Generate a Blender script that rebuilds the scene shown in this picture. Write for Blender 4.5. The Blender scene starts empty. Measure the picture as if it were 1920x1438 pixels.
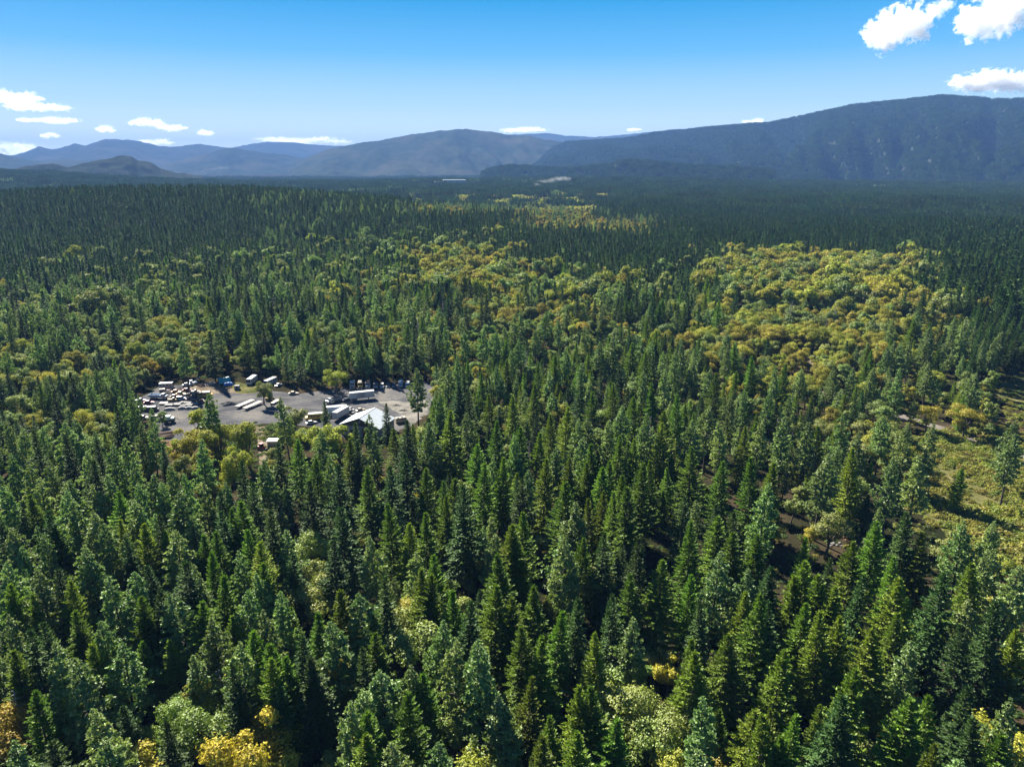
import bpy, bmesh, math, random
import numpy as np
from mathutils import Vector, Matrix

rad = math.radians
S = bpy.context.scene
COL = S.collection
rng = np.random.default_rng(7)
random.seed(7)

# ------------------------------------------------------------------ camera
CAM_H, PITCH, FOC = 105.0, rad(17.37), 1333.0        # focal length in pixels of a 1920 wide frame
cam_d = bpy.data.cameras.new('camera')
cam_d.sensor_width = 36.0
cam_d.lens = 36.0 * FOC / 1920.0
cam_d.clip_start, cam_d.clip_end = 1.0, 120000.0
cam = bpy.data.objects.new('camera', cam_d)
COL.objects.link(cam)
cam.location = (0, 0, CAM_H)
cam.rotation_euler = (math.pi / 2 - PITCH, 0, 0)
S.camera = cam

# ------------------------------------------------------------------ sky and sun
SUN_AZ, SUN_EL = rad(-33), rad(39)                    # azimuth from the view axis (+Y), negative = to the left
SUN_DIR = Vector((math.sin(SUN_AZ) * math.cos(SUN_EL), math.cos(SUN_AZ) * math.cos(SUN_EL), math.sin(SUN_EL)))
world = bpy.data.worlds.new('World')
S.world = world
world.use_nodes = True
wt = world.node_tree
wt.nodes.clear()
w_out = wt.nodes.new('ShaderNodeOutputWorld')
w_bg = wt.nodes.new('ShaderNodeBackground')
w_sky = wt.nodes.new('ShaderNodeTexSky')
w_sky.sky_type = 'NISHITA'
w_sky.sun_disc = False
w_sky.sun_elevation = SUN_EL
w_sky.sun_rotation = SUN_AZ
w_sky.air_density, w_sky.dust_density, w_sky.ozone_density = 1.0, 0.4, 2.5
w_co = wt.nodes.new('ShaderNodeTexCoord')
w_sep = wt.nodes.new('ShaderNodeSeparateXYZ')
w_ramp = wt.nodes.new('ShaderNodeValToRGB')
# deep autumn azure: colour by elevation (sine), carried on up to the zenith
stops = [(0.0, (0.86, 0.92, 0.88)), (0.03, (0.64, 0.77, 0.81)), (0.068, (0.36, 0.56, 0.70)), (0.13, (0.090, 0.355, 0.65)),
         (0.19, (0.004, 0.240, 0.54)), (0.40, (0.004, 0.10, 0.30)), (1.0, (0.003, 0.045, 0.16))]
e = w_ramp.color_ramp.elements
e[0].position, e[0].color = stops[0][0], (*stops[0][1], 1)
e[1].position, e[1].color = stops[-1][0], (*stops[-1][1], 1)
for p, c in stops[1:-1]:
    k = e.new(p)
    k.color = (*c, 1)
w_k = wt.nodes.new('ShaderNodeMix')
w_k.data_type = 'RGBA'
w_k.inputs[0].default_value = 0.985
w_scale = wt.nodes.new('ShaderNodeVectorMath')
w_scale.operation = 'SCALE'
w_scale.inputs[3].default_value = 0.405 / 0.10          # ramp colours are radiances, the Background multiplies by 0.10
wt.links.new(w_co.outputs['Generated'], w_sep.inputs[0])
wt.links.new(w_sep.outputs['Z'], w_ramp.inputs[0])
wt.links.new(w_ramp.outputs[0], w_scale.inputs[0])
wt.links.new(w_sky.outputs[0], w_k.inputs[6])
wt.links.new(w_scale.outputs[0], w_k.inputs[7])
wt.links.new(w_k.outputs[2], w_bg.inputs[0])
w_bg.inputs[1].default_value = 0.10
wt.links.new(w_bg.outputs[0], w_out.inputs[0])

sun_d = bpy.data.lights.new('sun', 'SUN')
sun_d.energy = 5.0
sun_d.angle = rad(0.5)
sun_d.color = (1.0, 0.94, 0.82)
sun = bpy.data.objects.new('sun', sun_d)
COL.objects.link(sun)
sun.rotation_euler = SUN_DIR.to_track_quat('Z', 'Y').to_euler()
sun.location = SUN_DIR * 500

S.render.engine = 'CYCLES'
S.view_settings.view_transform = 'Standard'
S.view_settings.look = 'None'
S.view_settings.gamma = 1.0
S.view_settings.use_curve_mapping = False
S.view_settings.exposure = 1.95
cy = S.cycles
cy.max_bounces, cy.diffuse_bounces, cy.glossy_bounces = 8, 2, 1
cy.transmission_bounces, cy.transparent_max_bounces, cy.volume_bounces = 3, 8, 10
cy.caustics_reflective = cy.caustics_refractive = False
cy.use_denoising = True

# ------------------------------------------------------------------ the camera's geometry, for placing things on the ground
CF = np.array([0, math.cos(PITCH), -math.sin(PITCH)])
CU = np.array([0, math.sin(PITCH), math.cos(PITCH)])
CP = np.array([0, 0, CAM_H])


def ray(px, py):
    d = CF + CU * ((719 - py) / FOC)
    d[0] += (px - 960) / FOC
    return d


def hash2(ix, iy, seed):
    n = (ix.astype(np.int64) * 374761393 + iy.astype(np.int64) * 668265263 + seed * 1442695041) & 0x7fffffff
    n = ((n ^ (n >> 13)) * 1274126177) & 0x7fffffff
    return ((n ^ (n >> 16)) & 0xffff) / 65535.0


def vnoise(x, y, seed=0):
    x, y = np.asarray(x, float), np.asarray(y, float)
    ix, iy = np.floor(x), np.floor(y)
    fx, fy = x - ix, y - iy
    fx, fy = fx * fx * (3 - 2 * fx), fy * fy * (3 - 2 * fy)
    a, b = hash2(ix, iy, seed), hash2(ix + 1, iy, seed)
    c, d = hash2(ix, iy + 1, seed), hash2(ix + 1, iy + 1, seed)
    return (a * (1 - fx) + b * fx) * (1 - fy) + (c * (1 - fx) + d * fx) * fy


def fbm(x, y, seed=0, octaves=4, gain=0.5):
    s, a, t = 0.0, 1.0, 0.0
    for o in range(octaves):
        s = s + a * vnoise(np.asarray(x) * 2 ** o, np.asarray(y) * 2 ** o, seed + o * 17)
        t += a
        a *= gain
    return s / t


def gau(x, y, cx, cyy, sx, sy):
    return np.exp(-0.5 * (((x - cx) / sx) ** 2 + ((y - cyy) / sy) ** 2))


def ground_z(x, y):
    x, y = np.asarray(x, float), np.asarray(y, float)
    d = np.hypot(x, y)
    far = np.clip((d - 620) / 700, 0, 1)
    z = far * (fbm(x / 620 + 7, y / 420 + 3, 5, 3) - 0.5) * 22
    z = z + 38 * gau(x, y, -700, 1120, 330, 200) + 20 * gau(x, y, -330, 1080, 210, 170)
    z = z + 62 * gau(x, y, -2080, 2600, 420, 480) + 14 * gau(x, y, 350, 3000, 700, 330)
    z = z - 22 * np.clip((d - 3300) / 700, 0, 1)
    return z


def at(px, py, zoff=0.0):
    """the point of the ground (raised by zoff) seen at pixel (px, py)"""
    d = ray(px, py)
    z = zoff
    for _ in range(6):
        t = (z - CAM_H) / d[2]
        p = CP + d * t
        z = float(ground_z(p[0], p[1])) + zoff
    return np.array([p[0], p[1], z - zoff])


def proj(x, y, z):
    x, y, z = np.asarray(x, float), np.asarray(y, float), np.asarray(z, float) - CAM_H
    f = y * CF[1] + z * CF[2]
    u = y * CU[1] + z * CU[2]
    return 960 + FOC * x / f, 719 - FOC * u / f, f


def in_poly(px, py, poly):
    px, py = np.asarray(px, float), np.asarray(py, float)
    r = np.zeros(px.shape, bool)
    n = len(poly)
    for i in range(n):
        x1, y1 = poly[i]
        x2, y2 = poly[(i + 1) % n]
        if y1 == y2:
            continue
        c = ((y1 > py) != (y2 > py)) & (px < (x2 - x1) * (py - y1) / (y2 - y1) + x1)
        r ^= c
    return r


# ------------------------------------------------------------------ object helpers
def tag(o, label=None, cat=None, group=None, kind=None):
    if label: o['label'] = label
    if cat: o['category'] = cat
    if group: o['group'] = group
    if kind: o['kind'] = kind
    return o


def mesh_np(name, V, F, mat=None, smooth=False):
    """V (n,3); F (m,k) one face size"""
    V = np.asarray(V, np.float32)
    F = np.asarray(F, np.int32)
    m = bpy.data.meshes.new(name)
    m.vertices.add(len(V))
    m.vertices.foreach_set('co', V.ravel())
    k = F.shape[1]
    m.loops.add(F.size)
    m.loops.foreach_set('vertex_index', F.ravel())
    m.polygons.add(len(F))
    m.polygons.foreach_set('loop_start', np.arange(0, F.size, k, dtype=np.int32))
    if smooth:
        m.polygons.foreach_set('use_smooth', np.ones(len(F), bool))
    m.update(calc_edges=True)
    if mat: m.materials.append(mat)
    return m


def link(name, data, parent=None, loc=None, rotz=None):
    o = bpy.data.objects.new(name, data)
    COL.objects.link(o)
    if parent: o.parent = parent
    if loc is not None: o.location = loc
    if rotz is not None: o.rotation_euler = (0, 0, rotz)
    return o


def grid_faces(nu, nv):
    i = np.arange(nu - 1)[:, None] * nv + np.arange(nv - 1)[None, :]
    i = i.ravel()
    return np.stack([i, i + nv, i + nv + 1, i + 1], 1)


# ------------------------------------------------------------------ materials
def new_mat(name):
    m = bpy.data.materials.new(name)
    m.use_nodes = True
    m.node_tree.nodes.clear()
    return m, m.node_tree.nodes, m.node_tree.links


def math_node(N, L, op, a, b=None):
    n = N.new('ShaderNodeMath')
    n.operation = op
    for i, v in enumerate((a, b)):
        if v is None: continue
        if isinstance(v, (int, float)): n.inputs[i].default_value = v
        else: L.new(v, n.inputs[i])
    return n.outputs[0]


def noise_node(N, L, vec, scale, detail=4, rough=0.55):
    n = N.new('ShaderNodeTexNoise')
    n.inputs['Scale'].default_value = scale
    n.inputs['Detail'].default_value = detail
    n.inputs['Roughness'].default_value = rough
    if vec is not None: L.new(vec, n.inputs['Vector'])
    return n.outputs['Fac']


def ramp_node(N, L, fac, stops):
    r = N.new('ShaderNodeValToRGB')
    e = r.color_ramp.elements
    e[0].position, e[0].color = stops[0][0], (*stops[0][1], 1)
    e[1].position, e[1].color = stops[-1][0], (*stops[-1][1], 1)
    for p, c in stops[1:-1]:
        k = e.new(p)
        k.color = (*c, 1)
    L.new(fac, r.inputs[0])
    return r.outputs[0]


def mix_col(N, L, fac, a, b, blend='MIX'):
    n = N.new('ShaderNodeMix')
    n.data_type = 'RGBA'
    n.blend_type = blend
    for i, v in ((0, fac), (6, a), (7, b)):
        if isinstance(v, (int, float)): n.inputs[i].default_value = v
        elif isinstance(v, tuple): n.inputs[i].default_value = (*v, 1)
        else: L.new(v, n.inputs[i])
    return n.outputs[2]


def foliage_mat(name, col, col2, trans=0.35, gloss=0.05, rough=0.45, hue=0.02, vspread=0.45):
    """leaves: diffuse + translucent + a little gloss; colour differs from tree to tree and from leaf to leaf"""
    m, N, L = new_mat(name)
    oi = N.new('ShaderNodeObjectInfo')
    ge = N.new('ShaderNodeNewGeometry')
    tc = N.new('ShaderNodeTexCoord')
    c = mix_col(N, L, math_node(N, L, 'MULTIPLY', noise_node(N, L, tc.outputs['Object'], 0.35, 2), 1.0), col, col2)
    h = N.new('ShaderNodeHueSaturation')
    L.new(c, h.inputs['Color'])
    r1 = oi.outputs['Random']
    r2 = ge.outputs['Random Per Island']
    L.new(math_node(N, L, 'ADD', math_node(N, L, 'MULTIPLY', math_node(N, L, 'FRACT', math_node(N, L, 'MULTIPLY', r1, 7.31)), hue * 2), 0.5 - hue), h.inputs['Hue'])
    v = math_node(N, L, 'MULTIPLY', math_node(N, L, 'ADD', math_node(N, L, 'MULTIPLY', r1, vspread), 1 - vspread / 2),
                  math_node(N, L, 'ADD', math_node(N, L, 'MULTIPLY', r2, 0.6), 0.7))
    L.new(v, h.inputs['Value'])
    d = N.new('ShaderNodeBsdfDiffuse')
    t = N.new('ShaderNodeBsdfTranslucent')
    g = N.new('ShaderNodeBsdfGlossy')
    g.inputs['Roughness'].default_value = rough
    g.inputs['Color'].default_value = (0.9, 0.95, 0.9, 1)
    L.new(h.outputs[0], d.inputs[0])
    L.new(mix_col(N, L, 1.0, h.outputs[0], (1.1, 1.25, 0.6), 'MULTIPLY'), t.inputs[0])
    s1 = N.new('ShaderNodeMixShader')
    s1.inputs[0].default_value = trans
    L.new(d.outputs[0], s1.inputs[1]); L.new(t.outputs[0], s1.inputs[2])
    s2 = N.new('ShaderNodeMixShader')
    s2.inputs[0].default_value = gloss
    L.new(s1.outputs[0], s2.inputs[1]); L.new(g.outputs[0], s2.inputs[2])
    o = N.new('ShaderNodeOutputMaterial')
    L.new(s2.outputs[0], o.inputs[0])
    return m


def simple_mat(name, col, rough=0.6, metal=0.0, var=0.25, scale=3.0, col2=None, bump=0.0):
    """paint, metal, wood: a base colour broken up by grime and wear"""
    m, N, L = new_mat(name)
    tc = N.new('ShaderNodeTexCoord')
    n = noise_node(N, L, tc.outputs['Object'], scale, 5, 0.6)
    b = N.new('ShaderNodeBsdfPrincipled')
    c2 = col2 or tuple(x * (1 - var) for x in col)
    L.new(ramp_node(N, L, n, [(0.3, c2), (0.62, col)]), b.inputs['Base Color'])
    b.inputs['Roughness'].default_value = rough
    b.inputs['Metallic'].default_value = metal
    if bump:
        bp = N.new('ShaderNodeBump')
        bp.inputs['Strength'].default_value = bump
        L.new(n, bp.inputs['Height'])
        L.new(bp.outputs[0], b.inputs['Normal'])
    o = N.new('ShaderNodeOutputMaterial')
    L.new(b.outputs[0], o.inputs[0])
    return m
# ================================================================== THE LAND
M_ground, N, L = new_mat('forest_floor')
geo = N.new('ShaderNodeNewGeometry')
pos = geo.outputs['Position']
n1 = noise_node(N, L, pos, 0.035, 5, 0.6)
n2 = noise_node(N, L, pos, 0.6, 6, 0.65)
c = ramp_node(N, L, n1, [(0.36, (0.018, 0.022, 0.010)), (0.5, (0.034, 0.030, 0.017)), (0.66, (0.075, 0.054, 0.034))])
c = mix_col(N, L, n2, c, mix_col(N, L, 1.0, c, (0.45, 0.5, 0.45), 'MULTIPLY'))
b = N.new('ShaderNodeBsdfDiffuse')
L.new(c, b.inputs[0])
o = N.new('ShaderNodeOutputMaterial')
L.new(b.outputs[0], o.inputs[0])

# one sheet out past the mountains, finer near the camera
dist = np.concatenate([[0.0], np.geomspace(25, 4200, 150), np.geomspace(4400, 15600, 24)])
ang = np.radians(np.linspace(-180, 180, 289))
A, D = np.meshgrid(ang, dist, indexing='ij')
X, Y = D * np.sin(A), D * np.cos(A)
Z = ground_z(X, Y)
V = np.stack([X, Y, Z], -1).reshape(-1, 3)
ground = link('ground', mesh_np('ground', V, grid_faces(len(ang), len(dist)), M_ground, True))
tag(ground, 'brown forest floor under the trees, running out to the far mountains', 'ground', kind='structure')


def sheet(name, pts, mat, dz, label, cat, jag=0.0, seed=1, kind='structure'):
    """a flat patch lying on the flat part of the ground; the outline is given in pixels and roughened"""
    P = [at(*p)[:2] for p in pts]
    out = []
    r = np.random.default_rng(seed)
    for i in range(len(P)):
        a, bb = P[i], P[(i + 1) % len(P)]
        n = max(2, int(np.hypot(*(bb - a)) / 2.5))
        for k in range(n):
            q = a + (bb - a) * k / n
            out.append(q + r.normal(0, jag, 2))
    bm = bmesh.new()
    vs = [bm.verts.new((q[0], q[1], dz)) for q in out]
    f = bm.faces.new(vs)
    if f.normal.z < 0: f.normal_flip()
    bmesh.ops.triangulate(bm, faces=bm.faces[:])
    me = bpy.data.meshes.new(name)
    bm.normal_update()
    bm.to_mesh(me)
    bm.free()
    me.materials.append(mat)
    ob = link(name, me)
    return tag(ob, label, cat, kind=kind)


def ground_mat(name, stops, s1=0.05, s2=0.9, bump=0.3):
    m, N, L = new_mat(name)
    geo = N.new('ShaderNodeNewGeometry')
    a = noise_node(N, L, geo.outputs['Position'], s1, 6, 0.62)
    f = noise_node(N, L, geo.outputs['Position'], s2, 5, 0.7)
    v = math_node(N, L, 'ADD', math_node(N, L, 'MULTIPLY', a, 0.72), math_node(N, L, 'MULTIPLY', f, 0.28))
    b = N.new('ShaderNodeBsdfDiffuse')
    L.new(ramp_node(N, L, v, stops), b.inputs[0])
    o = N.new('ShaderNodeOutputMaterial')
    L.new(b.outputs[0], o.inputs[0])
    return m


M_gravel = ground_mat('grey_gravel', [(0.34, (0.040, 0.042, 0.048)), (0.5, (0.080, 0.080, 0.084)), (0.64, (0.145, 0.134, 0.120))], 0.06, 1.2)
M_clay = ground_mat('red_clay', [(0.36, (0.07, 0.04, 0.026)), (0.52, (0.14, 0.083, 0.055)), (0.64, (0.22, 0.14, 0.10))], 0.12, 0.8)
M_tan = ground_mat('pale_dirt', [(0.36, (0.08, 0.064, 0.046)), (0.5, (0.135, 0.11, 0.08)), (0.64, (0.20, 0.165, 0.125))], 0.10, 0.8)
M_dry = ground_mat('dry_grass', [(0.38, (0.04, 0.05, 0.016)), (0.5, (0.085, 0.085, 0.03)), (0.62, (0.15, 0.13, 0.06))], 0.10, 0.8)
M_sand = ground_mat('white_sand', [(0.38, (0.10, 0.095, 0.085)), (0.62, (0.22, 0.205, 0.18))], 0.2, 1.0)
M_road = ground_mat('dusty_road', [(0.38, (0.10, 0.09, 0.08)), (0.62, (0.18, 0.16, 0.14))], 0.2, 1.0)

YARD = [(250, 752), (262, 735), (300, 708), (345, 706), (385, 712), (402, 694), (440, 690), (482, 696), (520, 706), (556, 728),
        (640, 720), (730, 716), (800, 706), (832, 716), (826, 742), (808, 780), (770, 800), (724, 830), (684, 840), (628, 836),
        (588, 806), (560, 800), (520, 800), (478, 792), (440, 800), (372, 798), (340, 830), (322, 842), (292, 842), (286, 800), (258, 778)]
sheet('gravel_yard', [(255, 756), (300, 722), (350, 722), (390, 738), (440, 733), (500, 731), (560, 738), (640, 728), (730, 724), (800, 716),
                      (822, 730), (804, 776), (766, 800), (716, 826), (640, 820), (590, 800), (520, 794), (440, 796), (372, 796), (338, 826),
                      (318, 838), (296, 830), (290, 796), (268, 778)], M_gravel, 0.02,
      'grey gravel yard full of parked trucks in the middle of the forest', 'yard', 0.7, 3)
sheet('clay_bank', [(352, 722), (398, 716), (430, 728), (470, 729), (500, 732), (470, 739), (420, 736), (392, 741), (372, 736)], M_tan, 0.035,
      'bare tan bank along the back of the gravel yard', 'bank', 0.5, 4)
sheet('lawn', [(440, 716), (470, 722), (490, 728), (480, 737), (448, 738), (436, 728)], M_dry, 0.05,
      'strip of yellow green grass in front of the white motorhome', 'lawn', 0.4, 5)
sheet('driveway', [(478, 798), (494, 800), (500, 822), (512, 866), (486, 872), (484, 830)], M_tan, 0.05,
      'pale dirt drive running from the yard past the small white shed', 'driveway', 0.3, 6)
sheet('lower_ground', [(294, 822), (322, 826), (330, 846), (300, 856), (286, 842)], M_clay, 0.05,
      'pinkish bare dirt below the scrap pile at the front of the yard', 'dirt', 0.4, 7)
sheet('sand_apron', [(700, 752), (735, 752), (776, 756), (800, 748), (806, 770), (780, 792), (756, 792), (742, 772), (720, 760)], M_sand, 0.035,
      'pale swirl of tyre tracks in sand behind the metal shop roof', 'sand', 0.6, 8)
sheet('dirt_road', [(1540, 726), (1640, 754), (1700, 779), (1760, 797), (1830, 819), (1925, 853),
                    (1925, 860), (1824, 826), (1752, 804), (1692, 787), (1632, 762), (1536, 734)], M_road, 0.02,
      'dusty track winding through the scrub on the right', 'road', 0.2, 9)
sheet('clearing', [(1480, 668), (1540, 674), (1546, 688), (1510, 690), (1480, 684)], M_tan, 0.035,
      'small shaded dirt clearing under the big oak grove', 'clearing', 0.4, 10)
sheet('meadow', [(1850, 690), (1990, 706), (2000, 780), (1900, 764), (1856, 730)], M_dry, 0.02,
      'pale grass meadow with long tree shadows at the right edge', 'meadow', 0.5, 11)
sheet('clay_track', [(1528, 988), (1560, 990), (1600, 1002), (1640, 1022), (1626, 1030), (1588, 1014), (1550, 1000)], M_clay, 0.02,
      'red clay track between the firs on the right', 'track', 0.4, 12)
sheet('clay_patch', [(700, 1250), (740, 1230), (760, 1300), (720, 1330), (690, 1300)], M_clay, 0.02,
      'bare red clay slope showing between the foreground trees', 'dirt', 0.4, 13)
sheet('clay_hollow', [(1750, 1160), (1850, 1180), (1840, 1290), (1740, 1300), (1700, 1230)], M_clay, 0.02,
      'reddish bare ground under a dark fir on the right', 'dirt', 0.4, 14)
sheet('brush_field', [(1690, 860), (1730, 830), (1790, 826), (1930, 850), (2040, 900), (2060, 1120), (1900, 1060), (1760, 990), (1700, 940)], M_dry, 0.012,
      'dry grassy ground under the low brush on the right', 'field', 0.5, 15)

# tyre-rutted sand berms behind the shop: low mounds with real height
def mound(name, px, py, rx, ry, h, mat, label, cat, seed):
    c = at(px, py)
    n, k = 22, 7
    r = np.random.default_rng(seed)
    V = []
    for i in range(n):
        a = 2 * math.pi * i / n
        w = 1 + 0.22 * r.normal()
        for j in range(k):
            s = j / (k - 1)
            z = h * (1 - s ** 1.6) * (1 + 0.18 * r.normal()) if j < k - 1 else -0.05
            V.append((rx * s * w * math.cos(a), ry * s * w * math.sin(a), z))
    F = []
    for i in range(n):
        for j in range(k - 1):
            F.append((i * k + j, i * k + j + 1, ((i + 1) % n) * k + j + 1, ((i + 1) % n) * k + j))
    me = mesh_np(name, V, F, mat, True)
    ob = link(name, me, None, c)
    return tag(ob, label, cat)


M_dark_gravel = ground_mat('dark_gravel', [(0.36, (0.035, 0.04, 0.045)), (0.62, (0.09, 0.09, 0.09))], 0.5, 2.0)
mound('gravel_pile', 430, 758, 3.4, 2.6, 1.3, M_dark_gravel, 'low dark gravel pile alone in the open middle of the yard', 'gravel pile', 2)
for i, (px, py, rx, ry, lab) in enumerate([(744, 760, 3.2, 1.2, 'low pale sand berm, back one of the swirl behind the shop'),
                                           (757, 770, 2.6, 0.9, 'low pale sand berm, front one of the swirl behind the shop'),
                                           (792, 760, 2.4, 3.2, 'low pale sand berm at the foot of the tall yard pine')]):
    mound('sand_berm', px, py, rx, ry, 0.55, M_sand, lab, 'berm', 20 + i)['group'] = 'sand berms behind the shop'

# ------------------------------------------------------------------ mountains
def slope_mat(name, dark, mid, warm, fine=0.02):
    m, N, L = new_mat(name)
    geo = N.new('ShaderNodeNewGeometry')
    p = geo.outputs['Position']
    a = noise_node(N, L, p, 0.0016, 5, 0.55)
    f = noise_node(N, L, p, fine, 4, 0.7)
    c1 = ramp_node(N, L, f, [(0.36, dark), (0.66, mid)])
    k = ramp_node(N, L, a, [(0.5, (0, 0, 0)), (0.70, (1, 1, 1))])
    sep = N.new('ShaderNodeSeparateColor')
    L.new(k, sep.inputs[0])
    c1 = mix_col(N, L, sep.outputs[0], c1, warm)
    b = N.new('ShaderNodeBsdfDiffuse')
    L.new(c1, b.inputs[0])
    bp = N.new('ShaderNodeBump')
    bp.inputs['Strength'].default_value = 0.9
    bp.inputs['Distance'].default_value = 4.0
    L.new(f, bp.inputs['Height'])
    L.new(bp.outputs[0], b.inputs['Normal'])
    o = N.new('ShaderNodeOutputMaterial')
    L.new(b.outputs[0], o.inputs[0])
    return m


M_slope = slope_mat('wooded_slope', (0.026, 0.034, 0.024), (0.036, 0.044, 0.030), (0.043, 0.043, 0.033))
M_slope_far = slope_mat('far_wooded_slope', (0.016, 0.026, 0.02), (0.04, 0.05, 0.034), (0.055, 0.055, 0.04), 0.008)
PATCH_SURF = {}


def mountain(name, prof, dists, wf, wb, label, mat, spur=0.16, seed=1, rough=9.0, nu=220, nv=40, power=1.15, cover=False):
    """a range with a given skyline: crest points (px, py) stand at their own distance; a front slope with spurs and a back slope"""
    xs = np.array([p[0] for p in prof], float)
    ys = np.array([p[1] for p in prof], float)
    px = np.linspace(xs[0], xs[-1], nu)
    py = np.interp(px, xs, ys)
    dd = np.interp(px, np.linspace(xs[0], xs[-1], len(dists)), dists)
    d = np.stack([(px - 960) / FOC, CF[1] + CU[1] * (719 - py) / FOC, CF[2] + CU[2] * (719 - py) / FOC], 1)
    hor = np.hypot(d[:, 0], d[:, 1])
    crest = CP + d * (dd / hor)[:, None]
    dirh = np.stack([d[:, 0] / hor, d[:, 1] / hor], 1)
    s = np.concatenate([np.linspace(0, 1, nv), 1 + np.linspace(0, 1, nv // 2)[1:]])
    rows = []
    for sv in s:
        off = -wf * (1 - sv) if sv <= 1 else wb * (sv - 1)
        q = crest[:, :2] + dirh * off
        z0 = -40.0
        f = sv ** power if sv <= 1 else 1 - (sv - 1) ** 1.3
        z = z0 + (crest[:, 2] - z0) * f
        env = 4 * sv * (1 - sv) if sv <= 1 else 0.6 * (sv - 1)
        lat = px / 1920 * 26
        n = fbm(lat * 0.9 + sv * 1.5 + seed, sv * 1.3 + seed * 3.1, seed, 4, 0.55)
        z = z + (crest[:, 2] - z0) * spur * env * (1 - 2 * np.abs(n - 0.5) * 2.2) * 0.9 - (crest[:, 2] - z0) * spur * env * 0.55
        z = z + rough * (fbm(q[:, 0] / 55, q[:, 1] / 55, seed + 5, 3, 0.6) - 0.5) * 2 * min(1, f * 3)
        rows.append(np.stack([q[:, 0], q[:, 1], z], 1))
    G = np.stack(rows, 1)
    V = G.reshape(-1, 3)
    ob = link(name, mesh_np(name, V, grid_faces(nu, len(s)), mat, True))
    tag(ob, label, 'mountain', kind='structure')
    if cover: PATCH_SURF[name] = G
    return ob


mountain('mountain_range', [(-160, 300), (-60, 292), (20, 293), (43, 287), (72, 275), (97, 280), (110, 279), (140, 269), (160, 273), (197, 261), (233, 262), (260, 265),
                            (300, 274), (320, 276), (373, 270), (420, 277), (470, 290), (520, 300)], [12000, 11500, 12000], 2600, 2000,
         'farthest pale blue range with three rounded tops on the left', M_slope_far, 0.18, 3, 10)
mountain('mountain_range', [(400, 290), (433, 278), (457, 273), (500, 266), (547, 267), (593, 272), (640, 274), (700, 280), (760, 292)], [13200, 13200], 2600, 2000,
         'flat topped pale blue range left of the central mountain', M_slope_far, 0.15, 4, 10, 160)
mountain('mountain_range', [(900, 268), (950, 253), (1000, 251), (1030, 250), (1060, 255), (1110, 257), (1140, 256), (1230, 247), (1270, 242), (1290, 243), (1400, 231),
                            (1440, 229), (1520, 240)], [13400, 13200], 2600, 2000,
         'thin pale blue ridge showing behind the saddle', M_slope_far, 0.15, 5, 10, 180)
mountain('mountain', [(-140, 298), (-40, 290), (0, 288), (17, 293), (50, 300), (90, 303), (127, 298), (160, 302), (230, 310), (290, 318)], [8500, 8000], 1600, 1500,
         'low hazy foothill in front of the left range', M_slope_far, 0.15, 6, 9, 140)
mountain('mountain', [(290, 316), (307, 310), (333, 302), (383, 290), (430, 277), (483, 285), (533, 290), (567, 297), (600, 306), (640, 316)], [8800, 9200], 1700, 1600,
         'pointed hazy blue mountain between the range and the central mountain', M_slope_far, 0.2, 7, 9, 160)
mountain('mountain', [(540, 316), (577, 295), (623, 278), (640, 276), (673, 268), (723, 262), (773, 252), (827, 245), (873, 242), (923, 248), (957, 253), (990, 255),
                      (1023, 262), (1060, 268), (1110, 284), (1170, 304)], [7800, 7600, 7800], 2100, 1800,
         'broad rounded blue mountain in the centre of the skyline', M_slope_far, 0.2, 8, 10, 240)
mountain('mountain', [(985, 314), (1003, 303), (1033, 283), (1060, 269), (1123, 265), (1173, 262), (1223, 252), (1267, 248), (1347, 240), (1447, 232), (1513, 218),
                      (1600, 200), (1647, 195), (1713, 188), (1773, 182), (1800, 185), (1880, 190), (1920, 188), (2040, 196), (2200, 215)], [7000, 6400, 6000, 5900],
         2300, 1800, 'large dark wooded mountain rising on the right', M_slope, 0.46, 9, 4.0, 420, 64, 1.2, True)
mountain('hill', [(10, 324), (27, 317), (73, 307), (100, 308), (127, 313), (167, 303), (200, 297), (233, 291), (247, 292), (257, 300), (283, 305), (300, 316), (333, 325),
                  (380, 330)], [4300, 4200], 420, 420, 'steep dark wooded knoll on the left in front of the blue ranges', M_slope, 0.2, 10, 8, 120, 30, 1.0, True)
mountain('hill', [(905, 326), (920, 319), (955, 313), (1000, 317), (1060, 320), (1130, 312), (1180, 304), (1230, 308), (1300, 316), (1380, 316), (1450, 326)], [4300, 3900, 3700],
         420, 500, 'low wooded hill at the foot of the large right mountain', M_slope, 0.2, 11, 8, 160, 30, 1.0, True)

# ------------------------------------------------------------------ haze: the air between here and the mountains
def box_mesh(name, lo, hi):
    V = [(x, y, z) for x in (lo[0], hi[0]) for y in (lo[1], hi[1]) for z in (lo[2], hi[2])]
    F = [(0, 1, 3, 2), (4, 6, 7, 5), (0, 4, 5, 1), (2, 3, 7, 6), (0, 2, 6, 4), (1, 5, 7, 3)]
    return mesh_np(name, V, F)


M_haze, N, L = new_mat('haze_air')
v = N.new('ShaderNodeVolumePrincipled')
v.inputs['Color'].default_value = (0.140, 0.275, 0.60, 1)
v.inputs['Density'].default_value = 0.000072
v.inputs['Anisotropy'].default_value = 0.0
o = N.new('ShaderNodeOutputMaterial')
L.new(v.outputs[0], o.inputs['Volume'])
hm = box_mesh('haze', (-16000, -16000, -75), (16000, 16000, 540))
hm.materials.append(M_haze)
tag(link('haze', hm), 'thin blue haze lying over the valley and mountains', 'haze', kind='stuff')
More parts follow.
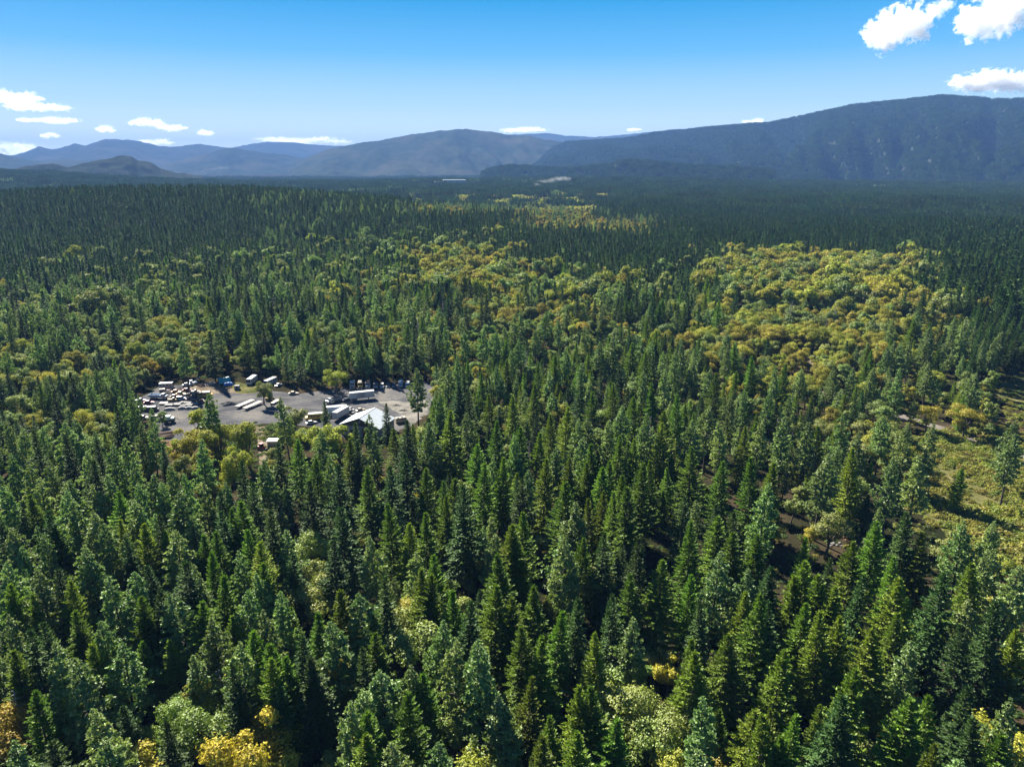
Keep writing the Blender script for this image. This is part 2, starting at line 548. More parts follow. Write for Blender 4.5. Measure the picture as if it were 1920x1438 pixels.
# ================================================================== TREES
M_bark = simple_mat('grey_brown_bark', (0.10, 0.075, 0.055), 0.9, 0, 0.5, 6.0)
M_bark_dark = simple_mat('dark_bark', (0.05, 0.042, 0.036), 0.9, 0, 0.4, 6.0)
M_deadwood = simple_mat('bleached_dead_wood', (0.30, 0.28, 0.27), 0.85, 0, 0.35, 5.0)
M_fir = foliage_mat('dark_fir_needles', (0.038, 0.078, 0.017), (0.072, 0.125, 0.026), 0.15, 0.02, 0.6, 0.022, 0.6)
M_cedar = foliage_mat('bright_fir_needles', (0.098, 0.168, 0.016), (0.175, 0.245, 0.026), 0.24, 0.02, 0.6, 0.025, 0.6)
M_pine = foliage_mat('pale_pine_needles', (0.150, 0.220, 0.066), (0.245, 0.315, 0.105), 0.25, 0.035, 0.55, 0.022, 0.5)
M_oak = foliage_mat('green_oak_leaves', (0.140, 0.185, 0.034), (0.245, 0.285, 0.062), 0.26, 0.03, 0.55, 0.03)
M_yellow = foliage_mat('yellow_green_oak_leaves', (0.225, 0.232, 0.027), (0.375, 0.338, 0.042), 0.27, 0.02, 0.6, 0.03)
M_amber = foliage_mat('amber_oak_leaves', (0.330, 0.250, 0.026), (0.430, 0.345, 0.040), 0.28, 0.02, 0.6, 0.025)
M_brush = foliage_mat('brush_leaves', (0.150, 0.170, 0.026), (0.270, 0.255, 0.045), 0.34, 0.02, 0.6, 0.04)
M_under = foliage_mat('undergrowth_leaves', (0.060, 0.095, 0.022), (0.120, 0.150, 0.036), 0.34, 0.02, 0.6, 0.04)


def tube(pts, radii, n=6):
    """a tapered tube along pts -> verts, quads"""
    pts = np.asarray(pts, float)
    V, F = [], []
    for i, (p, r) in enumerate(zip(pts, radii)):
        t = pts[min(i + 1, len(pts) - 1)] - pts[max(i - 1, 0)]
        t = t / (np.linalg.norm(t) + 1e-9)
        a = np.cross(t, [1, 0, 0]) if abs(t[0]) < 0.8 else np.cross(t, [0, 1, 0])
        a /= np.linalg.norm(a)
        b2 = np.cross(t, a)
        for k in range(n):
            an = 2 * math.pi * k / n
            V.append(p + (a * math.cos(an) + b2 * math.sin(an)) * r)
    for i in range(len(pts) - 1):
        for k in range(n):
            F.append((i * n + k, i * n + (k + 1) % n, (i + 1) * n + (k + 1) % n, (i + 1) * n + k))
    return np.array(V), np.array(F)


class Bag:
    def __init__(self): self.V, self.F, self.n = [], [], 0
    def add(self, V, F):
        if len(V) == 0: return
        self.V.append(np.asarray(V, float)); self.F.append(np.asarray(F) + self.n); self.n += len(V)
    def mesh(self, name, mat, smooth=False):
        return mesh_np(name, np.concatenate(self.V), np.concatenate(self.F), mat, smooth)


def nrm(a): return a / (np.linalg.norm(a, axis=-1, keepdims=True) + 1e-9)


def sprays(P, D, Nn, ln, wd):
    """diamond leaves at P pointing along D, facing Nn: arrays"""
    S_ = nrm(np.cross(D, Nn))
    ln = np.broadcast_to(np.asarray(ln, float), (len(P),))[:, None]
    wd = np.broadcast_to(np.asarray(wd, float), (len(P),))[:, None]
    a, bq = P, P + D * ln
    m = P + D * ln * 0.45
    V = np.stack([a, m + S_ * wd, bq, m - S_ * wd], 1).reshape(-1, 3)
    F = np.arange(len(P) * 4).reshape(-1, 4)
    return V, F


def conifer(r, H, R, base, nbr, power, gap, ln, wd, droop=(-18, 42), tiers=0.0, outw=0.55):
    """a spire of drooping branches, each set with flat needle sprays left and right"""
    trunk, crown = Bag(), Bag()
    bend = r.normal(0, 0.010, 2)
    zs = np.linspace(0, 1, 7)
    pts = np.stack([bend[0] * H * zs ** 2, bend[1] * H * zs ** 2, zs * H * 0.985], 1)
    r0 = 0.013 * H
    trunk.add(*tube(pts, r0 * (1 - zs * 0.93), 6))
    ph = r.uniform(0, 6.28, 4)
    for i in range(nbr):
        t = ((i + 0.5) / nbr) ** 0.92
        if tiers: t = np.clip(t + tiers * math.sin(t * 60) / 60, 0, 1)
        z = (base + (1 - base) * t) * H * 0.985
        az = i * 2.39996 + r.normal(0, 0.25)
        lob = 1 + 0.16 * math.sin(2 * az + ph[0] + 3 * t) + 0.14 * math.sin(3 * az + ph[1] - 5 * t) + 0.10 * math.sin(9 * t + ph[2])
        low = min(1.0, 0.55 + t * 3.2)
        Lb = R * ((1 - t) ** power) * lob * low * r.uniform(0.70, 1.12) + 0.18
        el = rad(droop[0] + (droop[1] - droop[0]) * t ** 1.2 + r.normal(0, 7))
        d0 = np.array([math.cos(az) * math.cos(el), math.sin(az) * math.cos(el), math.sin(el)])
        o0 = np.array([bend[0] * H * (z / H) ** 2, bend[1] * H * (z / H) ** 2, z])
        ns = max(3, int(Lb / gap))
        s = np.linspace(0.12 if Lb < 1.6 else 0.22, 1.0, ns) + r.normal(0, 0.02, ns)
        P = o0 + d0 * (s * Lb)[:, None]
        P[:, 2] += -0.10 * Lb * s ** 2 + 0.05 * Lb * s ** 4
        side = nrm(np.cross(d0, [0, 0, 1.0]))
        if Lb > 0.9 and i % 2 == 0:
            trunk.add(*tube([o0, P[ns // 2], P[-1]], [0.02 + 0.018 * Lb, 0.02 + 0.008 * Lb, 0.008], 3))
        for sg in (-1, 1):
            dv = nrm(d0 * 0.72 + side * sg * r.uniform(0.5, 1.0, (ns, 1)) + r.normal(0, 0.20, (ns, 3)) + np.array([0, 0, 0.05]))
            nv = nrm(np.array([0, 0, 1.0]) + d0 * outw + side * sg * 0.35 + r.normal(0, 0.30, (ns, 3)))
            l_ = ln * r.uniform(0.7, 1.2, ns) * (1.15 - 0.45 * s) * (0.55 + 0.45 * min(1, Lb / 2))
            crown.add(*sprays(P, dv, nv, l_, wd * r.uniform(0.7, 1.2, ns) * l_ / ln))
        dv = nrm(d0 + r.normal(0, 0.25, (ns, 3)) + np.array([0, 0, 0.22]))
        crown.add(*sprays(P, dv, nrm(r.normal(0, 0.5, (ns, 3)) + np.array([0, 0, 0.6]) + d0 * outw), ln * 0.8, wd))
    tp = np.tile([bend[0] * H, bend[1] * H, H * 0.965], (6, 1))
    crown.add(*sprays(tp, nrm(np.array([0, 0, 1.0]) + r.normal(0, 0.22, (6, 3))), nrm(r.normal(0, 1, (6, 3))), H * 0.035, 0.10))
    return trunk, crown


def pine(r, H, R, base, nbr, tuft_n=10, tuft_r=0.55, per=4):
    """an open pointed pine: bare lower trunk, upturned limbs that carry separate round tufts of long needles"""
    trunk, crown = Bag(), Bag()
    bend = r.normal(0, 0.014, 2)
    zs = np.linspace(0, 1, 8)
    trunk.add(*tube(np.stack([bend[0] * H * zs ** 2, bend[1] * H * zs ** 2, zs * H * 0.98], 1), 0.0125 * H * (1 - zs * 0.90), 6))
    ph = r.uniform(0, 6.28, 3)
    for i in range(nbr):
        t = ((i + r.uniform(0, 1)) / nbr)
        z = (base + (1 - base) * t) * H * 0.985
        az = i * 2.39996 + r.normal(0, 0.4)
        lob = 1 + 0.24 * math.sin(2 * az + ph[0] + 4 * t) + 0.20 * math.sin(3 * az + ph[1] - 6 * t)
        Lb = R * 1.22 * (1 - t) ** 0.88 * (0.60 + 0.40 * min(1, t * 3)) * lob * r.uniform(0.55, 1.15) + 0.12
        el = rad(-12 + 52 * t + r.normal(0, 9))
        d0 = np.array([math.cos(az) * math.cos(el), math.sin(az) * math.cos(el), math.sin(el)])
        o0 = np.array([bend[0] * H * (z / H) ** 2, bend[1] * H * (z / H) ** 2, z])
        side = nrm(np.cross(d0, [0, 0, 1.0]))
        mid, tip = o0 + d0 * Lb * 0.5, o0 + d0 * Lb + np.array([0, 0, 0.10 * Lb])
        if i % 2 == 0: trunk.add(*tube([o0, mid, tip], [0.03 + 0.016 * Lb, 0.025 + 0.008 * Lb, 0.012], 3))
        n = max(1, int(per * min(1.3, Lb / R * 1.5)) + 1)
        for k in range(n):
            s = 1.0 if k == 0 else r.uniform(0.40, 1.0)
            c = o0 + d0 * Lb * s + np.array([0, 0, 0.10 * Lb * s * s]) + side * r.normal(0, 0.17 * Lb) * (0 if k == 0 else 1)
            m = tuft_n
            dv = nrm(d0 * 0.45 + np.array([0, 0, 0.35]) + r.normal(0, 0.75, (m, 3)))
            l_ = tuft_r * r.uniform(0.75, 1.2, m) * (0.42 + 0.58 * min(1, Lb / 1.6))
            crown.add(*sprays(np.tile(c, (m, 1)), dv, nrm(r.normal(0, 0.8, (m, 3)) + np.array([0, 0, 0.5]) + d0 * 0.4), l_, l_ * 0.26))
    return trunk, crown


def broadleaf(r, H, R, lobes=13, leaves=2400, leaf=0.40, trunk_h=0.28):
    """a round crown of overlapping leaf clumps on forked limbs"""
    trunk, crown = Bag(), Bag()
    th = H * trunk_h
    lean = r.normal(0, 0.05, 2) * H
    fork = np.array([lean[0] * 0.5, lean[1] * 0.5, th])
    trunk.add(*tube([(0, 0, 0), fork * np.array([0.5, 0.5, 0.55]), fork], [0.030 * H, 0.022 * H, 0.019 * H], 7))
    cc = np.array([lean[0], lean[1], H * 0.60])
    ax = np.array([R * r.uniform(0.8, 1.1), R * r.uniform(0.7, 1.1), H * r.uniform(0.30, 0.42)])
    cs, rs = [], []
    for i in range(lobes):
        u = nrm(r.normal(0, 1, 3) + np.array([0, 0, 0.35]))
        k = r.uniform(0.40, 0.95)
        c = cc + u * ax * k
        rr = R * r.uniform(0.22, 0.48)
        c[2] = min(c[2], H - rr * 0.75)
        cs.append(c); rs.append(rr)
        m = fork + (c - fork) * 0.55 + r.normal(0, 0.25, 3)
        trunk.add(*tube([fork, m, c], [0.011 * H, 0.007 * H, 0.03], 4))
    cs, rs = np.array(cs), np.array(rs)
    w = rs ** 2 / (rs ** 2).sum()
    which = r.choice(lobes, leaves, p=w)
    u = nrm(r.normal(0, 1, (leaves, 3)))
    u[:, 2] = np.where(u[:, 2] < -0.35, -u[:, 2] * 0.6, u[:, 2])
    u = nrm(u)
    # small twigs stand out of each clump: the leaves follow a bumpy surface
    bump = 0.80 + 0.24 * np.sin(u[:, 0] * 7 + which) * np.sin(u[:, 1] * 8 + 2 * which) + 0.12 * np.sin(u[:, 2] * 13 + which)
    P = cs[which] + u * (rs[which] * (bump + r.normal(0, 0.10, leaves) - 0.25 * r.random(leaves) ** 3))[:, None]
    nv = nrm(u + r.normal(0, 0.55, (leaves, 3)) + np.array([0, 0, 0.25]))
    dv = nrm(np.cross(nv, r.normal(0, 1, (leaves, 3))))
    l_ = leaf * r.uniform(0.65, 1.35, leaves)
    crown.add(*sprays(P - dv * (l_ * 0.5)[:, None], dv, nv, l_, l_ * 0.36))
    return trunk, crown


def snag(r, H):
    """a dead tree: bare trunk and thin broken branches"""
    trunk, br = Bag(), Bag()
    zs = np.linspace(0, 1, 6)
    trunk.add(*tube(np.stack([0.02 * H * zs ** 2, 0 * zs, zs * H], 1), 0.011 * H * (1 - 0.9 * zs), 6))
    for i in range(46):
        t = 0.2 + 0.78 * (i + 0.5) / 46
        az = i * 2.4 + r.normal(0, 0.3)
        Lb = (1.12 - t) * 2.9 * r.uniform(0.5, 1.1)
        d0 = np.array([math.cos(az), math.sin(az), r.normal(0.12, 0.22)])
        o0 = np.array([0.02 * H * t * t, 0, t * H])
        tip = o0 + d0 * Lb
        br.add(*tube([o0, o0 + d0 * Lb * 0.5, tip + np.array([0, 0, -0.12 * Lb])], [0.05, 0.035, 0.012], 3))
        for k in range(6):
            p = o0 + d0 * Lb * r.uniform(0.3, 1)
            e_ = p + nrm(d0 + r.normal(0, 0.8, 3)) * Lb * 0.35
            br.add(*tube([p, e_], [0.022, 0.008], 3))
    return trunk, br


def shrub(r, R, leaves, leaf):
    c = Bag()
    u = nrm(r.normal(0, 1, (leaves, 3)))
    u[:, 2] = np.abs(u[:, 2])
    a = np.arctan2(u[:, 1], u[:, 0])
    rr = R * (0.80 + 0.2 * np.sin(3 * a + r.uniform(0, 6)) + 0.15 * np.sin(7 * a + r.uniform(0, 6)) + r.normal(0, 0.10, leaves))
    P = u * rr[:, None] * np.array([1, 1, 0.62])
    nv = nrm(u + r.normal(0, 0.6, (leaves, 3)))
    dv = nrm(np.cross(nv, r.normal(0, 1, (leaves, 3))))
    l_ = leaf * r.uniform(0.6, 1.3, leaves)
    c.add(*sprays(P, dv, nv, l_, l_ * 0.35))
    return c


# species: name of the thing, category, heights, meshes
def variants(fn, n, mt, mc, seed, tname, cname):
    out = []
    for i in range(n):
        r = np.random.default_rng(seed + i)
        t, c = fn(r)
        out.append((t.mesh(tname, mt, True), c.mesh(cname, mc)))
    return out


def recolour(vs, mat, cname):
    out = []
    for t, c in vs:
        c2 = c.copy()
        c2.materials.clear()
        c2.materials.append(mat)
        out.append((t, c2))
    return out


HERO = {}
HERO['F'] = variants(lambda r: conifer(r, 26, r.uniform(3.8, 4.5), r.uniform(0.08, 0.18), 270, 0.82, 0.25, 0.74, 0.17), 7, M_bark_dark, M_fir, 100, 'fir_trunk', 'fir_crown')
HERO['G'] = variants(lambda r: conifer(r, 24, r.uniform(3.9, 4.7), r.uniform(0.05, 0.12), 300, 0.70, 0.24, 0.70, 0.16, (-6, 58)), 7, M_bark, M_cedar, 200, 'cedar_trunk', 'cedar_crown')
HERO['P'] = variants(lambda r: pine(r, 25, r.uniform(3.0, 3.7), r.uniform(0.22, 0.38), 125, 12, 0.60, 5), 8, M_bark_dark, M_pine, 300, 'pine_trunk', 'pine_crown')
HERO['O'] = variants(lambda r: broadleaf(r, 14, r.uniform(4.2, 5.4), int(r.integers(12, 22)), 8000, 0.34), 8, M_bark, M_oak, 400, 'oak_trunk', 'oak_crown')
HERO['Y'] = recolour(HERO['O'], M_yellow, 'oak_crown')
HERO['A'] = recolour(HERO['O'], M_amber, 'oak_crown')
HERO['S'] = variants(lambda r: snag(r, 18), 3, M_deadwood, M_deadwood, 500, 'snag_trunk', 'snag_branches')
HGT = {'F': 26, 'G': 24, 'P': 25, 'O': 14, 'Y': 14, 'A': 14, 'S': 18}
WID = {'F': 3.8, 'G': 4.0, 'P': 3.1, 'O': 4.8, 'Y': 4.8, 'A': 4.8, 'S': 2.0}


def one_mesh(name, tc, mats):
    """trunk + crown joined, for the far masses"""
    t, c = tc
    V, F = np.concatenate(t.V + c.V), []
    m = mesh_np(name, np.concatenate([np.concatenate(t.V), np.concatenate(c.V)]),
                np.concatenate([np.concatenate(t.F), np.concatenate(c.F) + t.n]))
    for k in mats: m.materials.append(k)
    nt = sum(len(f) for f in t.F)
    ids = np.ones(len(m.polygons), np.int32)
    ids[:nt] = 0
    m.polygons.foreach_set('material_index', ids)
    return m


MID = {}
def mids(k, fn, n, mt, mc, seed):
    MID[k] = [one_mesh('mid', fn(np.random.default_rng(seed + i)), (mt, mc)) for i in range(n)]
mids('F', lambda r: conifer(r, 26, r.uniform(3.4, 4.1), 0.12, 135, 0.80, 0.55, 1.10, 0.32), 5, M_bark_dark, M_fir, 600)
mids('G', lambda r: conifer(r, 24, r.uniform(3.5, 4.2), 0.08, 140, 0.68, 0.54, 1.05, 0.31, (-6, 58)), 5, M_bark, M_cedar, 700)
mids('P', lambda r: pine(r, 25, r.uniform(2.7, 3.3), 0.34, 66, 7, 0.95, 4), 5, M_bark_dark, M_pine, 800)
mids('O', lambda r: broadleaf(r, 14, r.uniform(4.2, 5.6), int(r.integers(10, 20)), 3000, 0.62), 8, M_bark, M_oak, 900)
MID['Y'] = []
MID['A'] = []
for k, mm in (('Y', M_yellow), ('A', M_amber)):
    for me in MID['O']:
        c2 = me.copy()
        c2.materials[1] = mm
        MID[k].append(c2)


def far_patch(seed, kind, size, n):
    """a block of distant forest: each tree a spire of a few drooping fans, or a leafy dome"""
    r = np.random.default_rng(seed)
    b = Bag()
    for i in range(n):
        x, y = r.uniform(-size / 2, size / 2, 2)
        if kind in 'FP':
            H = r.uniform(15, 27) if kind == 'F' else r.uniform(14, 25)
            R = H * r.uniform(0.135, 0.17) * (0.85 if kind == 'P' else 1)
            t_, c_ = conifer(r, H, R, 0.10, 52, 0.8, 0.95, 1.7, 0.52)
            for V_, F_ in zip(c_.V, c_.F):
                b.add(V_ + np.array([x, y, 0]), F_ - F_.min())
        else:
            R = r.uniform(3.5, 5.5)
            m = 46
            u = nrm(r.normal(0, 1, (m, 3)))
            u[:, 2] = np.abs(u[:, 2]) * 1.2 - 0.2
            P = np.array([x, y, R * 1.35]) + u * np.array([R, R, R]) * r.uniform(0.8, 1.1, (m, 1))
            nv = nrm(u + r.normal(0, 0.4, (m, 3)))
            dv = nrm(np.cross(nv, r.normal(0, 1, (m, 3))))
            b.add(*sprays(P - dv * 1.2, dv, nv, 2.6, 1.0))
    return b
FARP = {'F': [far_patch(1000 + i, 'F', 40, 52).mesh('far_patch', M_fir) for i in range(5)],
        'P': [far_patch(1010 + i, 'P', 40, 50).mesh('far_patch', M_pine) for i in range(3)],
        'Y': [far_patch(1020 + i, 'Y', 40, 30).mesh('far_patch', M_yellow) for i in range(3)]}
HILLP = [far_patch(1040 + i, 'F', 30, 22).mesh('hill_patch', M_fir) for i in range(4)] + [far_patch(1050 + i, 'F', 30, 20).mesh('hill_patch', M_fir) for i in range(2)]


def scatter(name, meshes, pts, rot, scl, pick, label, cat):
    """one mass of repeated growth: meshes set out on points"""
    src = bpy.data.collections.new(name + '_source')
    for i, me in enumerate(meshes):
        o = bpy.data.objects.new('%s_%02d' % (name, i), me)
        src.objects.link(o)
    n = len(pts)
    m = bpy.data.meshes.new(name)
    m.vertices.add(n)
    m.vertices.foreach_set('co', np.asarray(pts, np.float32).ravel())
    def attr(nm, ty, arr, key):
        a = m.attributes.new(nm, ty, 'POINT')
        a.data.foreach_set(key, arr)
    r3 = np.zeros((n, 3), np.float32)
    r3[:, 2] = rot
    attr('turn', 'FLOAT_VECTOR', r3.ravel(), 'vector')
    attr('size', 'FLOAT_VECTOR', np.asarray(scl, np.float32).ravel(), 'vector')
    attr('pick', 'INT', np.asarray(pick, np.int32), 'value')
    o = link(name, m)
    g = bpy.data.node_groups.new(name, 'GeometryNodeTree')
    g.interface.new_socket('Geometry', in_out='INPUT', socket_type='NodeSocketGeometry')
    g.interface.new_socket('Geometry', in_out='OUTPUT', socket_type='NodeSocketGeometry')
    N, L = g.nodes, g.links
    gi, go = N.new('NodeGroupInput'), N.new('NodeGroupOutput')
    ip = N.new('GeometryNodeInstanceOnPoints')
    ci = N.new('GeometryNodeCollectionInfo')
    ci.inputs['Collection'].default_value = src
    ci.inputs['Separate Children'].default_value = True
    ci.inputs['Reset Children'].default_value = True
    def na(nm, ty):
        k = N.new('GeometryNodeInputNamedAttribute')
        k.data_type = ty
        k.inputs['Name'].default_value = nm
        return [s for s in k.outputs if s.enabled and s.name == 'Attribute'][0]
    e2r = N.new('FunctionNodeEulerToRotation')
    L.new(na('turn', 'FLOAT_VECTOR'), e2r.inputs[0])
    L.new(gi.outputs[0], ip.inputs['Points'])
    L.new(ci.outputs[0], ip.inputs['Instance'])
    ip.inputs['Pick Instance'].default_value = True
    L.new(na('pick', 'INT'), ip.inputs['Instance Index'])
    L.new(e2r.outputs[0], ip.inputs['Rotation'])
    L.new(na('size', 'FLOAT_VECTOR'), ip.inputs['Scale'])
    L.new(ip.outputs[0], go.inputs[0])
    md = o.modifiers.new('scatter', 'NODES')
    md.node_group = g
    return tag(o, label, cat, kind='stuff')
# ================================================================== THE FOREST, tree by tree
# tops of the trees read off the photograph: kind, pixel x, pixel y, size
HEROES = '''
G18,1093 P72,1066 G60,1110 G145,1144 P245,1070 G273,1118:y Y313,1137 F340,1055 P368,1063 O240,1178:.7 P400,1155 P455,1098 G431,1155:.8 P450,1200 P370,1226:.8
G325,1200:.75 G258,1205:.75 P225,1205 O275,1250:.9 P105,1210:1.1 P148,1235:1.05 P200,1316 G24,1223 G60,1296 A28,1326:1.2 S20,1296 F233,1328:.8 O250,1348:.8
O315,1312:1.0 O363,1328:1.2 Y376,1275:.9 A442,1338:1.5 Y268,1396 F310,1361 P190,1396 S413,1253 F84,1390 P30,1386 P492,1072 O588,1097:.9 G640,1101:1.1 G546,1140:.8 P485,1150
F565,1188 Y630,1226:1.05 G507,1208 G500,1238 G545,1233 F512,1290:.8 P633,1161 G697,1139 P705,1000:1.1 Y767,1132:.9 O745,1146 G800,1083 G790,1078 F675,1216
O800,1180:1.1 P848,1203 P900,1190:1.15 G925,1105 P720,1255 P765,1243 G793,1270 G760,1296 P675,1290 Y630,1310:.7 G685,1320 G713,1358:.7 P653,1306 O855,1350:.85 P943,1306
A488,1345:1.0 Y655,1390:1.0 G688,1386 P735,1383 Y778,1390:.7 P818,1393 Y868,1424 O603,1408:.7 G1030,1105:.5 P1058,1010:1.1 G1035,1145 G985,1176 A965,1206:.7 G1007,1196
O1067,1188:.6 G1122,1186:1.05 G1237,1053:1.1 P1345,1030:1.15 O1235,1202:.6 A1253,1232:.8 O1163,1216 G1300,1200 G1366,1188 G1423,1113:1.1 G1313,1228 G980,1278 G1080,1286:1.05 G1115,1296
O1160,1291 O1250,1318:1.1 P1328,1306 G1403,1321 G1030,1341 G1070,1373 G1148,1351 O1215,1350 G1010,1388 G1436,1353 A1352,1410:.7 Y1268,1376 Y1308,1396:.8 P1310,1406
G1495,1085 G1550,1083 G1680,1082:1.1 F1773,1073:1.15 G1507,1131 F1447,1136 G1548,1151 G1575,1158 G1680,1150 G1640,1176:1.15 G1596,1250:1.1 G1460,1221 F1872,1130:1.1 G1710,1308:1.1
G1753,1313 P1780,1336:.6 P1886,1303 G1478,1343 G1465,1388 G1750,1398 P1793,1416 G1876,1383 Y1912,1370 G1442,1351 F1758,1211:.4
P20,785 P33,803 P120,793 P140,785 P233,823 P208,833 P278,793 F303,833:.8 P388,738:1.05 P373,823 P15,910 P68,895 P88,863 P130,898 P140,900 P178,905 P205,890 P110,923 P135,940
P63,985 P38,988 P85,1005 P144,1023 P163,1028 P198,980:1.1 P270,948 P328,923:1.1 P365,968 P300,900 P278,893 P260,905 P328,998 P423,905 P380,905 P288,963 P10,1055
F63,808 F125,818 F163,865 O135,866 F40,940:.8 F8,960 G225,920:1.1 G223,973 G265,983:1.1 F295,968 G310,993 G405,995 G433,955 F408,923 F448,868 G468,995 F345,1055 F53,1068:.8 F238,1010
O440,1036:.7 O435,1072:.6 Y423,880:.8 O343,852 A333,837:.8 Y323,817:.9 Y438,830:1.2 Y458,788:1.35 Y385,765:1.3 Y275,862:.7 Y390,902:.7 Y350,795:1.2 Y410,800:1.2
P532,745:1.05 P603,805 P695,776:1.1 F665,793 G555,825 F520,833 P497,860 G655,823 F668,828 F760,850:1.1 F733,873 P800,795 F760,788 G840,772:1.1 P880,772 G928,788 P923,850:.9 G943,858
F630,875 G850,898:1.1 F868,908:1.1 G835,930 G735,945 F640,953:1.1 G763,980 G798,963 P532,993:.9 O583,1003:1.15 F617,1013 F540,1043:.8 G818,1048 P785,1030 P925,998:.8 G955,980:1.1 G943,1040:1.1
G485,1013 G490,1063 O568,1048 F500,960 Y605,795:1.15 Y632,797:1.15 Y630,818:.7 G970,803 P970,815 G1010,813 G1035,775 P1080,785 P1108,785 G1020,860 G1110,833:1.1 G1105,868 G1145,863 G1130,873
G1193,825 G1243,795 P1300,788 G1300,840:1.1 G1348,863 G1198,868:1.1 G1168,893 G1223,865 G1063,910:1.1 P1078,938 G1108,935 G1180,915:1.15 G1150,923 G1130,920:.8 P1433,906:1.15 F1283,930:.8
G1300,980:1.1 G1348,970 F1378,960 G1376,998 G1090,1005 F1130,995 P1058,1012 G970,1013 G978,965 P1410,1063 G1420,1005 S1056,873:.8 G1420,863:1.1 P1423,788 G1450,870
P1475,785 P1520,793 G1540,800 P1563,830 P1588,775 P1548,848:1.1 G1603,843:1.1 P1613,808 P1660,778 P1698,793 P1743,793 P1680,856:1.1 P1730,852:1.05 P1830,698 G1803,876:.6 P1906,788 P1905,818
F1706,963:1.05 G1645,978 G1735,1005 P1815,978 P1863,976:1.05 O1773,992:.8 A1525,981:.6 Y1455,972:.7 G1510,1008:.8 F1550,1043:.6 G1680,1050 G1600,1018:1.1 G1510,1055 O1490,923:.8 O1455,915:.8
P825,618 P838,613 P873,623 P903,618 P930,620 P965,588 P978,580 P1023,583 P1048,598 P973,633 P1005,618 P1063,573 P1130,573 P1098,610 P858,665 P935,683 P1145,631:1.1 P1122,640 P1065,653
P1208,695:1.1 G1183,643 P1268,655 P1250,690 P1300,672 P780,690:1.05 F608,752:.5 O548,757:1.05 O490,712:.85 F723,757:.7 P340,628:1.1 P405,613:1.05 F392,622 O505,730:.6 Y630,693:.9
P1510,560:.8 P1362,645 P1850,640 P1745,680 P1690,690 P1640,690 P1710,640 O1905,640 O1890,626
G960,745 G1000,720 F1085,700 G1110,735 G905,700 F870,690 G1150,720 P1165,760 G1190,745 P1210,770 G1060,765 G1225,720 F880,735 G920,740 P1140,785 G1270,740 G1250,770 P1330,760
P1370,745 P1400,730 G1340,700 P1440,735 P1480,745 P1360,790 G1395,800 P1090,820 G1160,815 P1045,835 G1065,860 P985,880 G890,830 G905,870 F970,900 G800,880 P620,850 G590,860 F575,905 G690,880
P250,860 P50,860 F180,825 P160,850 P20,850 P320,870 P345,890 G60,930 P180,955 F95,960 P250,940 G110,985 P20,1000 P230,1000 G380,1000 F420,960 P350,960 G455,940 F470,905 P30,1030
F105,1070 G130,1090 P210,1085 F290,1060 G395,1040 P450,1030 G410,1080 P20,1150 F100,1160 P190,1165 G180,1210 F60,1180 F290,1110 P330,1110 G370,1130 P520,1110 F440,1250 G470,1180 G590,1150
F590,1230 G700,1190 P680,1110 F720,1090 G850,1110 F870,1130 P830,1160 G960,1120 O880,1290 G1000,1100 F1150,1110 F1080,1120 P1190,1160 G1180,1080 O1130,1060 F1190,1010 G1290,1080 F1320,1130
G1390,1110 O1390,1150 F1440,1060 P1830,1130 G1830,1060 P1900,1060 P1850,1030 O1820,1040:.8 Y1900,1100:.8 O1790,1030:.7 Y1890,1040:.7 G1910,1180 F1820,1180 G1540,1320:.6 O1600,1360:.6 P1650,1390:.6
P283,763:.6 P245,735 P228,745 F215,760 P262,792:.8 P838,690 F860,705 G815,748:.9 P824,735 F802,782:.8 G772,797:.8 G742,803:.7 F702,808:.7 Y372,838 Y560,806:.8 O300,772:.5
F1580,1300 F1820,1290 F1840,1350 P1700,1200 G1560,1100 F1610,1080
'''
TREES = []                 # dicts: k, x, y, h (scale), seen pixel of the top
LOOK = {}


def add_tree(k, x, y, s, hero=False, top=None, note=None):
    z = float(ground_z(x, y))
    TREES.append(dict(k=k, x=float(x), y=float(y), z=z, s=float(s), hero=hero, top=top, note=note, R=WID[k] * s, H=HGT[k] * s))


for w in HEROES.split():
    k = w[0]
    body = w[1:].split(':')
    px, py = (float(v) for v in body[0].split(','))
    s = 1.0
    if len(body) > 1 and body[1] != 'y': s = float(body[1])
    r = np.random.default_rng(int(px * 7 + py * 13))
    s *= r.uniform(0.90, 1.06) * (1.12 if k in 'OY' and py > 1050 else 1.0)
    if k in 'FGP' and py < 760 and px > 800: s *= 0.95
    p = at(px, py, HGT[k] * s * 0.985)
    add_tree(k, p[0], p[1], s, True, (px, py))

ZROWS = [(330, 'FFFFFFFFFFFFFFFFFFFF'), (360, 'dddddhhhaaaadddddddd'), (385, 'dddddhhhaaaadddddddd'), (405, 'dddddhhhddaaadddddddd'[:20]),
         (440, 'dddddhkkkkdddddddddd'), (475, 'dkkkkkkkyydkddyyyykd'), (500, 'dkkkkmmkyyykkkyyyydd'), (530, 'qmmmmmmmyymyymyyyydd'),
         (565, 'qqqqmmmmmyyymmyyyyyd'), (600, 'qqqqqmmmqqqqmyyyyymd'), (645, 'qqqqppppppggpmsyyssd'), (690, 'qppppppppgggggpsssss'),
         (730, 'ppppppppgggggpppssss'), (770, 'ppppppppgggggggpppbb'), (820, 'pppppyyygggggggpppbb'), (900, 'pppppggggggggggppbbb'), (1000, 'pppxxxxxxggggggggbbb'),
         (1100, 'xlxlllllxgggggggggxl'), (1280, 'lllllllllllllgggggll')]
